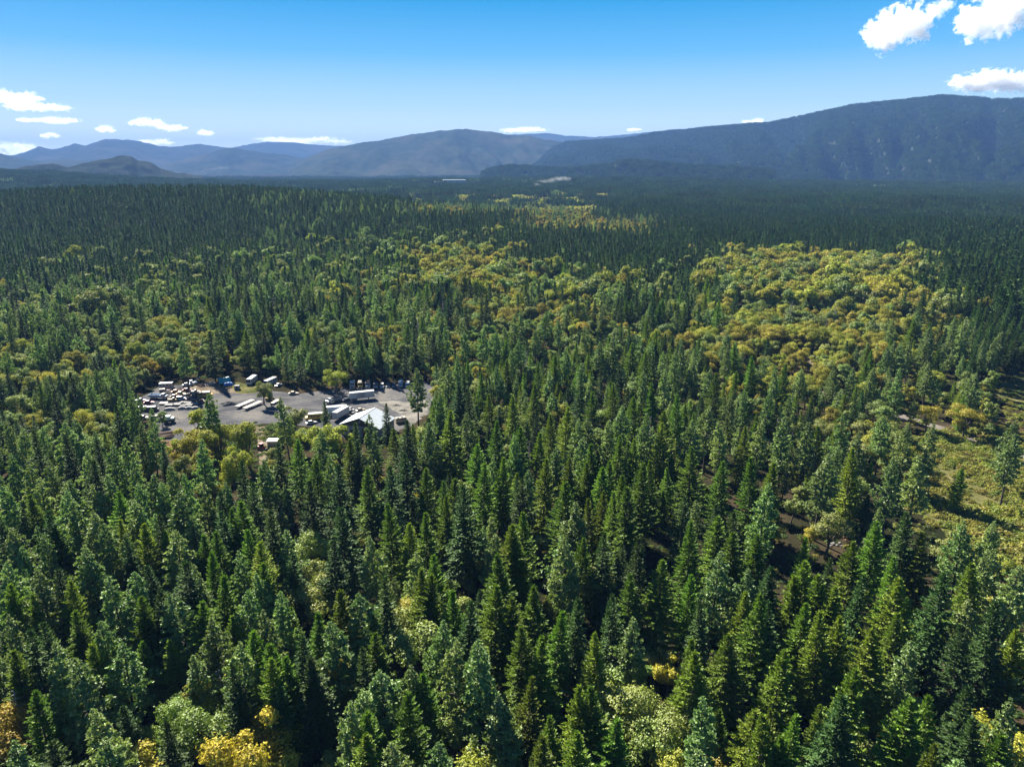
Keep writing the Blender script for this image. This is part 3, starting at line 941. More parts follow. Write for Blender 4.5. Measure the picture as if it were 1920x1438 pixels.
ZMIX = {'F': 'FFFFFFFP', 'd': 'FFFFFFFFFFFFFFFFFFFO', 'h': 'FFFFFFFFPPOOY', 'a': 'YYFYYAFFPO', 'k': 'FFFFFFFFGOOOYY', 'm': 'FFFFFFGPPOOOYYY', 'l': 'GFPPGPOOOOOYYYYO', 'y': 'YYYYYYYOOYYYOYFF', 'q': 'PPPPPPFFOOOOOOYYYYYA',
        'p': 'PPPPPPPGFFOOOOYYY', 'g': 'GGGGGGGGFFPPOOOY', 'x': 'GGGFFPPPOOOOOYY', 'b': 'PPO', 's': 'PPPPPGYYOO'}
ZSKIP = {'b': 0.74, 's': 0.36}
YARD_T = [(250, 752), (262, 735), (300, 712), (345, 710), (385, 714), (402, 700), (440, 694), (482, 700), (520, 710), (556, 730),
          (640, 724), (730, 720), (796, 710), (814, 722), (806, 744), (790, 776), (752, 792), (716, 822), (684, 832), (628, 828),
          (588, 800), (520, 794), (478, 788), (440, 792), (372, 792), (336, 822), (318, 836), (296, 834), (288, 800), (258, 778)]
OPEN = [YARD_T, [(1486, 664), (1540, 670), (1540, 690), (1484, 686)], [(1690, 850), (1735, 815), (1930, 840), (2060, 880), (2060, 1060), (1920, 1040), (1760, 985), (1700, 930)],
        [(1545, 988), (1592, 990), (1618, 1012), (1585, 1020), (1552, 1010)], [(1895, 695), (2000, 704), (2000, 765), (1900, 740)],
        [(705, 1235), (745, 1235), (755, 1300), (705, 1310)], [(1745, 1160), (1840, 1180), (1840, 1260), (1760, 1270)]]
GAPS = [[(1165, 985), (1285, 985), (1290, 1140), (1175, 1140)], [(560, 895), (720, 900), (715, 1000), (570, 960)], [(1290, 880), (1300, 960), (1450, 960), (1440, 885)],
        [(1560, 1270), (1720, 1270), (1700, 1400), (1570, 1438)], [(1790, 1245), (1910, 1250), (1900, 1400), (1800, 1400)], [(215, 1330), (255, 1330), (260, 1420), (215, 1420)],
        [(545, 1330), (640, 1330), (640, 1450), (540, 1450)], [(1190, 1240), (1245, 1240), (1240, 1330), (1190, 1330)], [(985, 1240), (1060, 1240), (1060, 1320), (1000, 1340)],
        [(110, 1140), (235, 1110), (240, 1210), (120, 1215)], [(640, 970), (720, 960), (725, 1060), (660, 1070)], [(900, 1150), (960, 1150), (950, 1290), (900, 1290)],
        [(700, 880), (760, 900), (840, 960), (760, 930)], [(480, 1250), (560, 1300), (560, 1438), (500, 1438)], [(1380, 985), (1440, 985), (1440, 1050), (1380, 1050)]]
ROADPX = [(1555, 734), (1635, 758), (1695, 784), (1755, 801), (1826, 823), (1925, 857)]


def zone(px, py):
    px = px + rng.normal(0, 34) + 40 * (vnoise(px / 60.0, py / 22.0, 91) - 0.5)
    py = py + rng.normal(0, 0.012) * max(12, py - 300) * 3.2 + 0.16 * (py - 310) * (vnoise(px / 90.0, py / 40.0, 92) - 0.5)
    row = ZROWS[0][1]
    for y0, s in ZROWS:
        if py >= y0: row = s
    return row[int(min(19, max(0, px // 96)))]


# candidate spots over the ground, jittered grid; near ones smaller than the trees read off the photograph
def candidates(d0, d1, cell, half=41):
    n = int(2 * d1 / cell) + 1
    gx, gy = np.meshgrid(np.arange(-n // 2, n // 2 + 1) * cell, np.arange(0, int(d1 / cell) + 1) * cell, indexing='ij')
    gx = gx + (np.arange(gx.shape[1]) % 2) * cell * 0.5
    x = gx.ravel() + rng.uniform(-0.42, 0.42, gx.size) * cell
    y = gy.ravel() + rng.uniform(-0.42, 0.42, gx.size) * cell
    d = np.hypot(x, y)
    m = (d > d0) & (d <= d1) & (np.abs(np.degrees(np.arctan2(x, y))) < half)
    return x[m], y[m]


HX = np.array([[t['x'], t['y'], t['R'], t['top'][0], t['top'][1]] for t in TREES])
FILL_NEAR = 520.0
HDD = np.hypot(HX[:, 0], HX[:, 1])
HK = np.array([t['k'] in 'OYA' for t in TREES])
HPX = HX[:, 2] * FOC / (HDD * math.cos(PITCH) + 30)
x, y = candidates(62, FILL_NEAR, 6.6, 47)
acc = []
for xi, yi in zip(x, y):
    d = math.hypot(xi, yi)
    px, py, f = proj(xi, yi, float(ground_z(xi, yi)) + 12)
    if px < -260 or px > 2180 or py > 2300: continue
    zc = zone(px, py)
    r = rng.random()
    if r < ZSKIP.get(zc, 0.04): continue
    mix = ZMIX[zc]
    # kinds come in clumps
    q = float(np.clip(vnoise(xi / 26 + 50, yi / 26, 3) * 0.62 + rng.random() * 0.5 - 0.06, 0, 0.999))
    k = mix[int(q * len(mix))]
    s = rng.uniform(0.50, 1.10) if k in 'FGP' else rng.uniform(0.55, 1.15)
    if zc == 'b': s *= rng.uniform(0.25, 0.75)
    if rng.random() < 0.012: k, s = 'S', rng.uniform(0.6, 1.1)
    nearpic = -40 < px < 1960 and py < 1460
    if nearpic and d < 300: s *= 0.66 if k in 'FGP' else 0.85
    elif nearpic and d < 400: s *= 0.85
    Rr = WID[k] * s
    dd = np.hypot(HX[:, 0] - xi, HX[:, 1] - yi)
    if (dd < ((0.55 if k in 'OY' else 0.84) if d < 300 and nearpic else 0.66) * (HX[:, 2] + Rr)).any(): continue
    pb = proj(xi, yi, 0)
    pt = proj(xi, yi, HGT[k] * s)
    if pb[1] > 1500 and pt[1] < 1460 and -40 < pt[0] < 1960: continue
    if any(in_poly([pb[0], px, pt[0]], [pb[1], py, pt[1]], P).any() for P in OPEN): continue
    if any(in_poly([pb[0], px], [pb[1], py], P).any() for P in GAPS): continue
    if k in 'FGP' and min(math.hypot(pb[0] - a, (pb[1] - b2) * 2) for a, b2 in ROADPX) < 26: continue
    # a filler may not stand in front of the upper crown of a tree read off the photograph
    if nearpic and d < 420:
        rpx = Rr * FOC / f
        HL, HM = np.where(HK, 0.85, 0.35) * HPX + 0.7 * rpx, np.where(HK, 120, 55)
        front = (HDD > d) & (np.abs(HX[:, 3] - pt[0]) < HL) & (pt[1] < HX[:, 4] + HM) & (HX[:, 4] < pt[1] + 300)
        if front.any():
            s *= 0.62
            pt = proj(xi, yi, HGT[k] * s)
            front = (HDD > d) & (np.abs(HX[:, 3] - pt[0]) < HL) & (pt[1] < HX[:, 4] + HM * 0.8) & (HX[:, 4] < pt[1] + 300)
            if front.any(): continue
    acc.append((k, xi, yi, s))
for a in acc: add_tree(*a)

# which trees are things of their own: the 300 of each kind that show largest; the rest of the kind is one mass
GROUP = {'F': 'dark firs', 'G': 'bright green firs', 'P': 'pale pines', 'O': 'green oaks', 'Y': 'oaks turning colour', 'A': 'oaks turning colour', 'S': 'dead snags'}
NAME = {'F': 'fir_tree', 'G': 'cedar_tree', 'P': 'pine_tree', 'O': 'oak_tree', 'Y': 'yellow_oak_tree', 'A': 'yellow_oak_tree', 'S': 'dead_tree'}
CATG = {'F': 'fir tree', 'G': 'cedar tree', 'P': 'pine tree', 'O': 'oak tree', 'Y': 'yellow oak', 'A': 'yellow oak', 'S': 'dead tree'}
for t in TREES:
    px, py, f = proj(t['x'], t['y'], t['z'] + t['H'])
    bx, by, _ = proj(t['x'], t['y'], t['z'])
    t['px'], t['py'], t['by'] = float(px), float(py), float(by)
    t['big'] = t['H'] * FOC / float(f)
    t['in'] = bool(-25 < px < 1945 and py < 1425 and by > 330)
LIM = 295
for nm in set(NAME.values()):
    grp = sorted([t for t in TREES if NAME[t['k']] == nm], key=lambda t: (not t['in'], not t['hero'], -t['big']))
    for i, t in enumerate(grp): t['own'] = t['in'] and i < LIM
OWN = [t for t in TREES if t['own']]
REST = [t for t in TREES if not t['own']]


def plant(t):
    r = np.random.default_rng(int(abs(t['x']) * 31 + abs(t['y']) * 17))
    tm, cm = HERO[t['k']][r.integers(len(HERO[t['k']]))]
    root = link(NAME[t['k']], None, None, (t['x'], t['y'], t['z'] - 0.15))
    root.rotation_euler = (r.normal(0, 0.026), r.normal(0, 0.026), r.uniform(0, 6.28))
    w = r.uniform(0.94, 1.30)
    root.scale = (t['s'] * w, t['s'] * w, t['s'])
    link('trunk', tm, root)
    link('branches' if t['k'] == 'S' else 'crown', cm, root)
    t['ob'] = root
    return root


for t in OWN: plant(t)

# ---- beyond: the mid-distance and far masses
MASS = {k: ([], [], [], []) for k in 'FGPOYA'}


def put(k, x, y, z, s, ncl):
    a, b2, c2, d2 = MASS[k]
    a.append((x, y, z - 0.15)); b2.append(rng.uniform(0, 6.28))
    w = s * (rng.uniform(1.0, 1.42) if k in 'FGP' else rng.uniform(0.9, 1.15))
    c2.append((w, w, s)); d2.append(int(rng.integers(ncl)))


for t in REST:
    if t['k'] in MASS: put(t['k'], t['x'], t['y'], t['z'], t['s'], len(MID[t['k']]))
x, y = candidates(FILL_NEAR, 1500, 7.0, 40)
z = ground_z(x, y)
px, py, f = proj(x, y, z + 13)
pbx, pby, _ = proj(x, y, z)
skip = np.zeros(len(x), bool)
for P in OPEN: skip |= in_poly(pbx, pby, P) | in_poly(px, py, P)
cl = np.clip(vnoise(x / 34 + 50, y / 34, 3) * 0.62 + rng.random(len(x)) * 0.5 - 0.06, 0, 0.999)
rr = rng.random(len(x))
HD = np.hypot(HX[:, 0], HX[:, 1])
HXf = HX[HD > 470]
for i in range(len(x)):
    if skip[i]: continue
    zc = zone(px[i], py[i])
    if rr[i] < ZSKIP.get(zc, 0.03): continue
    mix = ZMIX[zc]
    k = mix[int(cl[i] * len(mix))]
    s = rng.uniform(0.62, 1.02)
    if zc == 'd' and px[i] > 1760 and py[i] > 430: s *= 1.25
    if zc in 'ya' and k in 'FG': s *= 0.62
    if k in 'OYA':
        if zc in 'ymk':
            if rng.random() < (0.30 if zc == 'y' else 0.45): continue
            s *= rng.uniform(1.2, 2.0)
        else: s *= rng.uniform(0.75, 1.3)
    if len(HXf) and (np.hypot(HXf[:, 0] - x[i], HXf[:, 1] - y[i]) < 0.6 * (HXf[:, 2] + WID[k] * s)).any(): continue
    put(k, x[i], y[i], float(z[i]), s, len(MID[k]))
MLAB = {'F': ('fir_forest', 'dense mass of dark firs covering the middle distance', 'forest'), 'G': ('cedar_forest', 'bright green conifers massed among the nearer trees', 'forest'),
        'P': ('pine_forest', 'mass of slim pale pines around and beyond the yard', 'forest'), 'O': ('oak_woodland', 'green oaks massed between the middle distance conifers', 'woodland'),
        'Y': ('yellow_oak_woodland', 'mass of yellow green oaks in groves across the middle distance', 'woodland'),
        'A': ('amber_oak_woodland', 'scattered amber oaks glowing in the distant groves', 'woodland')}
for k in MASS:
    a, b2, c2, d2 = MASS[k]
    if a: scatter(MLAB[k][0], MID[k], a, b2, c2, d2, MLAB[k][1], MLAB[k][2])

# far plain: blocks of forest out to the foot of the mountains
x, y = candidates(1485, 5600, 34, 40)
z = ground_z(x, y)
px, py, f = proj(x, y, z + 12)
pick = np.zeros(len(x), int)
cn = vnoise(x / 210 + 9, y / 210, 8)
keep = np.ones(len(x), bool)
d = np.hypot(x, y)
for i in range(len(x)):
    zc = zone(px[i], py[i])
    u = rng.random()
    if zc == 'h': k = 'P' if u < 0.18 else ('F' if u < 0.93 else 'Y')
    elif zc == 'a' and d[i] < 2300: k = 'Y' if u < 0.8 else 'F'
    else: k = 'F' if u < 0.985 else 'P'
    if d[i] > 1900 and vnoise(x[i] / 330 + 3, y[i] / 120, 44) > 0.74 and abs(px[i] - 980) < 620: k = 'Y' if u < 0.6 else k
    if d[i] > 3500:
        keep[i] = cn[i] > 0.36
        k = 'F' if u < 0.95 else ('P' if u < 0.965 else 'Y')
    base = {'F': 0, 'P': 5, 'Y': 8}[k]
    pick[i] = base + rng.integers({'F': 5, 'P': 3, 'Y': 3}[k])
n = int(keep.sum())
sc = rng.uniform(0.85, 1.1, n)
scatter('far_forest', FARP['F'] + FARP['P'] + FARP['Y'], np.stack([x, y, z - 0.5], 1)[keep], rng.integers(0, 4, n) * (math.pi / 2) + rng.normal(0, 0.2, n),
        np.stack([sc, sc, sc * rng.uniform(0.85, 1.1, n)], 1), pick[keep], 'far dark conifer forest running out to the foot of the mountains', 'forest')

# woods on the nearer slopes
pts, pk = [], []
for nm, G in PATCH_SURF.items():
    nu, nv = G.shape[:2]
    v0 = (nv + 1) * 2 // 3
    for i in range(nu - 1):
        for j in range(nv - 1):
            p = G[i, j]
            if j > v0 + 4: continue
            a = np.linalg.norm(np.cross(G[i + 1, j] - p, G[i, j + 1] - p))
            m = rng.poisson(a / 400.0)
            for _ in range(m):
                u, w = rng.random(2)
                q = p + (G[i + 1, j] - p) * u + (G[i, j + 1] - p) * w
                if False: continue
                pts.append((q[0], q[1], q[2] - 2.5)); pk.append(int(rng.choice(6, p=[.2, .2, .2, .2, .12, .08])))
if pts:
    n = len(pts)
    scatter('slope_forest', HILLP, pts, rng.uniform(0, 6.28, n), np.full((n, 3), 1.0) * rng.uniform(0.7, 1.0, (n, 1)), pk, 'dark trees covering the slopes of the nearer hills', 'forest')

# low brush: one mass
BU = [shrub(np.random.default_rng(80 + i), 1.0, 420, 0.24).mesh('undergrowth', M_under) for i in range(4)]
BR = [shrub(np.random.default_rng(60 + i), 1.0, 560, 0.23).mesh('brush', M_brush) for i in range(5)]
pts, sc, pk = [], [], []
x, y = candidates(110, 520, 2.5, 44)
pbx, pby, _ = proj(x, y, 0)
inb = in_poly(pbx, pby, [(1680, 850), (1735, 815), (1830, 800), (1990, 830), (2100, 880), (2100, 1100), (1900, 1070), (1760, 1000), (1690, 940)])
sandy = in_poly(pbx, pby, [(1250, 660), (1880, 690), (1990, 850), (1700, 860), (1560, 800), (1300, 720)])
ur = rng.random(len(x))
cl = vnoise(x / 14, y / 14, 77)
iny = in_poly(pbx, pby, YARD)
for i in range(len(x)):
    dens = 0.95 if inb[i] else (0.45 if sandy[i] else 0.52)
    if iny[i] or ur[i] > dens * ((0.15 + 1.5 * cl[i]) if inb[i] else (0.5 + cl[i])): continue
    if min(math.hypot(pbx[i] - a, (pby[i] - b2) * 2) for a, b2 in ROADPX) < 16: continue
    if any(in_poly([pbx[i]], [pby[i]], P)[0] for P in (OPEN[3], OPEN[5], OPEN[6])): continue
    s = rng.uniform(0.9, 2.0) * (0.7 + 1.2 * cl[i]) if inb[i] else rng.uniform(0.5, 1.7)
    pts.append((x[i], y[i], -0.1)); pk.append(int(rng.integers(5)) if (inb[i] or sandy[i] or rng.random() < 0.25) else 5 + int(rng.integers(4)))
    sc.append((s, s, s * rng.uniform(0.75, 1.1)))
scatter('brush', BR + BU, pts, rng.uniform(0, 6.28, len(pts)), sc, pk, 'low olive and yellow brush covering the open ground', 'brush')
# ================================================================== THE TRUCK YARD
def paint(name, col, **k): return simple_mat(name, col, k.pop('rough', 0.4), k.pop('metal', 0.0), k.pop('var', 0.22), k.pop('scale', 1.4), **k)
M = dict(
    white=paint('white_paint', (0.42, 0.43, 0.44)), cream=paint('cream_paint', (0.42, 0.36, 0.27)), grey=paint('grey_paint', (0.28, 0.29, 0.30)),
    silver=paint('silver_metal', (0.34, 0.36, 0.38), rough=0.35, metal=0.5), blue=paint('pale_blue_paint', (0.30, 0.42, 0.56)),
    slate=paint('slate_blue_paint', (0.13, 0.17, 0.24)), yellow=paint('yellow_paint', (0.62, 0.36, 0.03)), mustard=paint('mustard_paint', (0.45, 0.27, 0.06)),
    rust=paint('rusty_paint', (0.26, 0.12, 0.07), var=0.5, rough=0.75), orange=paint('orange_paint', (0.50, 0.20, 0.05), var=0.35), pink=paint('faded_red_paint', (0.42, 0.20, 0.16)),
    red=paint('red_paint', (0.42, 0.03, 0.03)), maroon=paint('maroon_paint', (0.16, 0.02, 0.025)), tan=paint('tan_paint', (0.46, 0.36, 0.25)), mint=paint('pale_mint_paint', (0.58, 0.70, 0.66)),
    black=paint('black_paint', (0.02, 0.02, 0.022)), dark=paint('dark_steel_and_gable_shade', (0.055, 0.05, 0.05), rough=0.6), rubber=paint('tyre_rubber', (0.02, 0.02, 0.02), rough=0.85),
    glass=paint('dark_glass', (0.02, 0.028, 0.035), rough=0.08, var=0.1), wood=simple_mat('weathered_boards', (0.40, 0.34, 0.27), 0.85, 0, 0.35, 4.0), deck=simple_mat('pale_deck_boards', (0.36, 0.34, 0.31), 0.8, 0, 0.25, 3.0),
    log=simple_mat('brown_logs', (0.14, 0.09, 0.065), 0.9, 0, 0.5, 5.0), concrete=simple_mat('grey_concrete', (0.20, 0.195, 0.19), 0.85, 0, 0.25, 2.0), teal=simple_mat('teal_tarp', (0.06, 0.26, 0.28), 0.55, 0, 0.3, 1.0, None, 0.5),
    bluetarp=simple_mat('blue_tarp', (0.06, 0.17, 0.45), 0.5, 0, 0.3, 1.2, None, 0.5), roof=simple_mat('white_metal_roof', (0.44, 0.48, 0.50), 0.45, 0.1, 0.12, 0.5), wall=simple_mat('grey_siding', (0.30, 0.28, 0.28), 0.8, 0, 0.2, 1.0),
    door=simple_mat('dark_red_door', (0.11, 0.015, 0.02), 0.6), lamp=paint('lamp_glass', (0.7, 0.7, 0.65), rough=0.15), rock=simple_mat('pale_rock', (0.20, 0.19, 0.185), 0.9, 0, 0.4, 1.5, None, 0.6))


class MB:
    """collects boxes, extrusions and tubes in a bmesh; build() links them as one object"""
    def __init__(self): self.bm = bmesh.new()
    def box(self, x0, x1, y0, y1, z0, z1, bev=0.0):
        r = bmesh.ops.create_cube(self.bm, size=1.0)
        for v in r['verts']:
            v.co = Vector(((x0 + x1) / 2 + v.co.x * (x1 - x0), (y0 + y1) / 2 + v.co.y * (y1 - y0), (z0 + z1) / 2 + v.co.z * (z1 - z0)))
        if bev:
            es = list({e for v in r['verts'] for e in v.link_edges})
            bmesh.ops.bevel(self.bm, geom=es, offset=bev, segments=2, affect='EDGES')
        return self
    def prism(self, prof, y0, y1, taper=0.0, bev=0.0):
        """side profile (x, z) extruded across y; taper narrows the upper points"""
        zs = [p[1] for p in prof]
        lo, hi = min(zs), max(zs)
        def w(z): return 1 - taper * (z - lo) / (hi - lo + 1e-9)
        c, h = (y0 + y1) / 2, (y1 - y0) / 2
        a = [self.bm.verts.new((x, c - h * w(z), z)) for x, z in prof]
        b2 = [self.bm.verts.new((x, c + h * w(z), z)) for x, z in prof]
        n = len(prof)
        fs = [self.bm.faces.new(a), self.bm.faces.new(b2[::-1])]
        for i in range(n): fs.append(self.bm.faces.new((a[i], b2[i], b2[(i + 1) % n], a[(i + 1) % n])))
        bmesh.ops.recalc_face_normals(self.bm, faces=fs)
        if bev: bmesh.ops.bevel(self.bm, geom=list({e for f in fs for e in f.edges}), offset=bev, segments=2, affect='EDGES')
        return self
    def cyl(self, p, axis, r, ln, n=12, r2=None):
        m = Matrix.Translation(p) @ Vector(axis).to_track_quat('Z', 'Y').to_matrix().to_4x4()
        bmesh.ops.create_cone(self.bm, cap_ends=True, segments=n, radius1=r, radius2=r if r2 is None else r2, depth=ln, matrix=m)
        return self
    def bar(self, a, b2, r, n=6):
        a, b2 = Vector(a), Vector(b2)
        return self.cyl((a + b2) / 2, b2 - a, r, (b2 - a).length, n)
    def build(self, name, mat, parent=None, label=None):
        me = bpy.data.meshes.new(name)
        self.bm.normal_update()
        self.bm.to_mesh(me)
        self.bm.free()
        me.materials.append(mat)
        o = link(name, me, parent)
        if label: o['label'] = label
        return o


def thing(name, label, cat, p0, p1=None, group=None, scale=1.0):
    """an Empty on the ground between two pixels (rear, front)"""
    a = at(*p0)
    o = link(name, None)
    if p1 is not None:
        b2 = at(*p1)
        c = (a + b2) / 2
        o.location = (c[0], c[1], 0.03)
        o.rotation_euler = (0, 0, math.atan2(b2[1] - a[1], b2[0] - a[0]))
    else:
        o.location = (a[0], a[1], 0.03)
    o.scale = (scale, scale, scale)
    return tag(o, label, cat, group)


def wheels(o, xs, w, r=0.34, t=0.24, dual=False):
    for x in xs:
        for sy in (-1, 1):
            y = sy * (w / 2 - t / 2)
            wl = MB().cyl((x, y, r), (0, 1, 0), r, t, 14).build('wheel', M['rubber'], o)
            MB().cyl((x, y + sy * 0.02, r), (0, 1, 0), r * 0.56, t, 10).build('rim', M['silver'], wl)


def lamps(o, x, w, z):
    for sy in (-1, 1): MB().box(x - 0.03, x + 0.05, sy * w * 0.36 - 0.13, sy * w * 0.36 + 0.13, z - 0.07, z + 0.07).build('headlight', M['lamp'], o)


def car(o, mat, L=4.5, W=1.8, H=1.45, style='sedan', roof=None):
    h = H * 0.56
    MB().prism([(-L / 2, 0.32), (-L / 2, h * 0.95), (-L * 0.42, h * 1.06), (L * 0.20, h * 1.05), (L * 0.47, h * 0.86), (L / 2, 0.55), (L / 2, 0.30)], -W / 2, W / 2, 0.08, 0.05).build('body', mat, o)
    if style == 'sedan': pr = [(-L * 0.36, h), (-L * 0.24, H), (L * 0.06, H), (L * 0.22, h)]
    elif style == 'wagon': pr = [(-L * 0.48, h), (-L * 0.45, H), (L * 0.08, H), (L * 0.24, h)]
    else: pr = [(-L * 0.06, h), (-L * 0.04, H), (L * 0.12, H), (L * 0.24, h)]
    MB().prism(pr, -W * 0.44, W * 0.44, 0.16).build('window_band', M['glass'], o)
    xs = [p[0] for p in pr if p[1] == H]
    MB().box(xs[0] - 0.02, xs[1] + 0.02, -W * 0.38, W * 0.38, H - 0.02, H + 0.05, 0.02).build('roof', roof or mat, o)
    for px_, pz in ((pr[0], pr[1]), (pr[3], pr[2])):
        f = MB()
        for sy in (-1, 1): f.bar((px_[0], sy * W * 0.43, px_[1]), (pz[0], sy * W * 0.37, pz[1]), 0.045)
        f.build('window_pillar', mat, o)
    if style == 'pickup':
        b2 = MB()
        b2.box(-L * 0.49, -L * 0.08, -W * 0.48, -W * 0.42, h * 0.9, h * 1.25)
        b2.box(-L * 0.49, -L * 0.08, W * 0.42, W * 0.48, h * 0.9, h * 1.25)
        b2.box(-L * 0.50, -L * 0.475, -W * 0.42, W * 0.42, h * 0.9, h * 1.25)
        b2.build('truck_bed', mat, o)
    MB().box(L / 2 - 0.05, L / 2 + 0.09, -W * 0.46, W * 0.46, 0.36, 0.52, 0.02).build('bumper', M['silver'], o)
    lamps(o, L / 2 - 0.02, W, 0.66)
    wheels(o, (-L * 0.31, L * 0.31), W)


def van(o, mat, L=5.4, W=2.0, H=2.3, roof=None):
    MB().prism([(-L / 2, 0.35), (-L / 2, H), (L * 0.26, H), (L * 0.40, H * 0.55), (L / 2, H * 0.50), (L / 2, 0.35)], -W / 2, W / 2, 0.08, 0.06).build('body', mat, o)
    MB().prism([(L * 0.265, H * 0.93), (L * 0.385, H * 0.58), (L * 0.395, H * 0.58), (L * 0.275, H * 0.93)], -W * 0.42, W * 0.42, 0.05).build('windscreen', M['glass'], o)
    s = MB()
    for sy in (-1, 1): s.box(L * 0.10, L * 0.24, sy * W * 0.475 - 0.03, sy * W * 0.475 + 0.03, H * 0.56, H * 0.86)
    s.build('side_window', M['glass'], o)
    MB().box(-L * 0.48, L * 0.25, -W * 0.44, W * 0.44, H - 0.01, H + 0.06, 0.02).build('roof', roof or mat, o)
    lamps(o, L / 2, W, 0.8)
    wheels(o, (-L * 0.30, L * 0.32), W, 0.36)


def semi(o, mat, L=7.0, W=2.4, top=None):
    MB().box(-L / 2, L * 0.46, -0.45, 0.45, 0.65, 0.95).build('chassis', M['dark'], o)
    MB().box(-0.2, 1.75, -W / 2, W / 2, 0.95, 3.15, 0.10).build('cab', mat, o)
    MB().prism([(-0.4, 3.13), (-0.3, 3.75), (0.4, 3.75), (1.6, 3.16)], -W * 0.45, W * 0.45, 0.08).build('roof_fairing', top or mat, o)
    MB().box(1.72, 1.80, -W * 0.43, W * 0.43, 2.15, 2.95).build('windscreen', M['glass'], o)
    MB().prism([(1.72, 0.7), (1.72, 2.1), (3.1, 1.9), (3.3, 1.7), (3.3, 0.7)], -W * 0.40, W * 0.40, 0.1, 0.06).build('bonnet', mat, o)
    MB().box(3.29, 3.36, -W * 0.26, W * 0.26, 0.9, 1.75).build('grille', M['dark'], o)
    MB().box(3.25, 3.5, -W * 0.48, W * 0.48, 0.45, 0.78, 0.03).build('bumper', M['silver'], o)
    for sy in (-1, 1):
        MB().cyl((-0.35, sy * 1.05, 2.3), (0, 0, 1), 0.09, 3.0, 8).build('exhaust_stack', M['silver'], o)
        MB().cyl((0.5, sy * 1.0, 0.72), (1, 0, 0), 0.30, 1.4, 10).build('fuel_tank', M['silver'], o)
    lamps(o, 3.32, W * 0.92, 1.15)
    wheels(o, (-2.9, -1.7, 2.5), W, 0.5, 0.34)


def flat_truck(o, mat, bed, L=8.0, W=2.4, load=None):
    MB().box(-L / 2, L * 0.48, -0.45, 0.45, 0.65, 0.95).build('chassis', M['dark'], o)
    MB().prism([(L * 0.22, 0.8), (L * 0.22, 2.6), (L * 0.36, 2.6), (L * 0.41, 1.75), (L * 0.5, 1.6), (L * 0.5, 0.8)], -W * 0.46, W * 0.46, 0.08, 0.06).build('cab', mat, o)
    MB().prism([(L * 0.365, 2.5), (L * 0.413, 1.8), (L * 0.422, 1.8), (L * 0.374, 2.5)], -W * 0.40, W * 0.40).build('windscreen', M['glass'], o)
    d = MB().box(-L / 2, L * 0.19, -W / 2, W / 2, 1.0, 1.2)
    d.box(L * 0.16, L * 0.19, -W / 2, W / 2, 1.2, 2.0)
    d.build('bed', bed, o)
    if load:
        s = MB()
        for sy in (-1, 1): s.box(-L / 2, L * 0.16, sy * (W / 2 - 0.05) - 0.04, sy * (W / 2 - 0.05) + 0.04, 1.2, 2.1)
        s.box(-L / 2, -L / 2 + 0.08, -W / 2 + 0.1, W / 2 - 0.1, 1.2, 2.1)
        s.build('bed_side', load, o)
    lamps(o, L * 0.5, W * 0.9, 1.1)
    wheels(o, (-L * 0.34, -L * 0.20, L * 0.36), W, 0.48, 0.3)


def box_trailer(o, mat, L=12.2, W=2.5, H=2.8, z0=1.15, panel=None, top=None, axles=(-0.36, -0.26)):
    MB().box(-L / 2, L / 2, -W / 2, W / 2, z0, z0 + H, 0.03).build('box', mat, o)
    MB().box(-L / 2 + 0.02, L / 2 - 0.02, -W / 2 + 0.02, W / 2 - 0.02, z0 + H, z0 + H + 0.05).build('roof', top or mat, o)
    if panel:
        for sy in (-1, 1): MB().box(-L * 0.20, L * 0.12, sy * (W / 2) - 0.02, sy * (W / 2) + 0.02, z0 + 0.1, z0 + H - 0.12).build('side_panel', panel, o)
    r = MB()
    for x in np.linspace(-L / 2 + 0.1, L / 2 - 0.1, 12):
        for sy in (-1, 1): r.box(x - 0.03, x + 0.03, sy * W / 2 - 0.035, sy * W / 2 + 0.035, z0 + 0.04, z0 + H - 0.04)
    r.build('rib', M['silver'], o)
    for sy in (-1, 1): MB().box(-L / 2 - 0.04, -L / 2 + 0.005, 0.04 if sy > 0 else -W / 2 + 0.08, W / 2 - 0.08 if sy > 0 else -0.04, z0 + 0.1, z0 + H - 0.1).build('rear_door', top or mat, o)
    MB().box(-L * 0.45, L * 0.42, -0.5, 0.5, z0 - 0.28, z0).build('frame', M['dark'], o)
    for sy in (-1, 1): MB().box(L * 0.25, L * 0.27, sy * 0.8 - 0.07, sy * 0.8 + 0.07, 0.0, z0 - 0.0).build('landing_leg', M['dark'], o)
    wheels(o, [a * L for a in axles], W, 0.5, 0.4)


def flat_trailer(o, deckm, L=9.5, W=2.5, z=1.15, boards=True):
    if boards:
        n = 8
        for i in range(n):
            y0 = -W / 2 + W * i / n
            MB().box(-L / 2, L / 2, y0 + 0.015, y0 + W / n - 0.015, z - 0.06, z + 0.012 * (i % 3)).build('deck_board', deckm, o)
    else: MB().box(-L / 2, L / 2, -W / 2, W / 2, z - 0.08, z, 0.02).build('deck', deckm, o)
    f = MB().box(-L / 2, L / 2, -0.6, -0.45, z - 0.42, z - 0.065).box(-L / 2, L / 2, 0.45, 0.6, z - 0.42, z - 0.065)
    for x in np.linspace(-L / 2 + 0.05, L / 2 - 0.05, 7): f.box(x - 0.05, x + 0.05, -W / 2 + 0.02, W / 2 - 0.02, z - 0.2, z - 0.065)
    f.build('frame', M['dark'], o)
    MB().bar((L / 2, -0.4, z - 0.3), (L / 2 + 1.3, 0, 0.55), 0.07).bar((L / 2, 0.4, z - 0.3), (L / 2 + 1.3, 0, 0.55), 0.07).build('drawbar', M['dark'], o)
    wheels(o, (-L * 0.30, -L * 0.18), W, 0.44, 0.3)


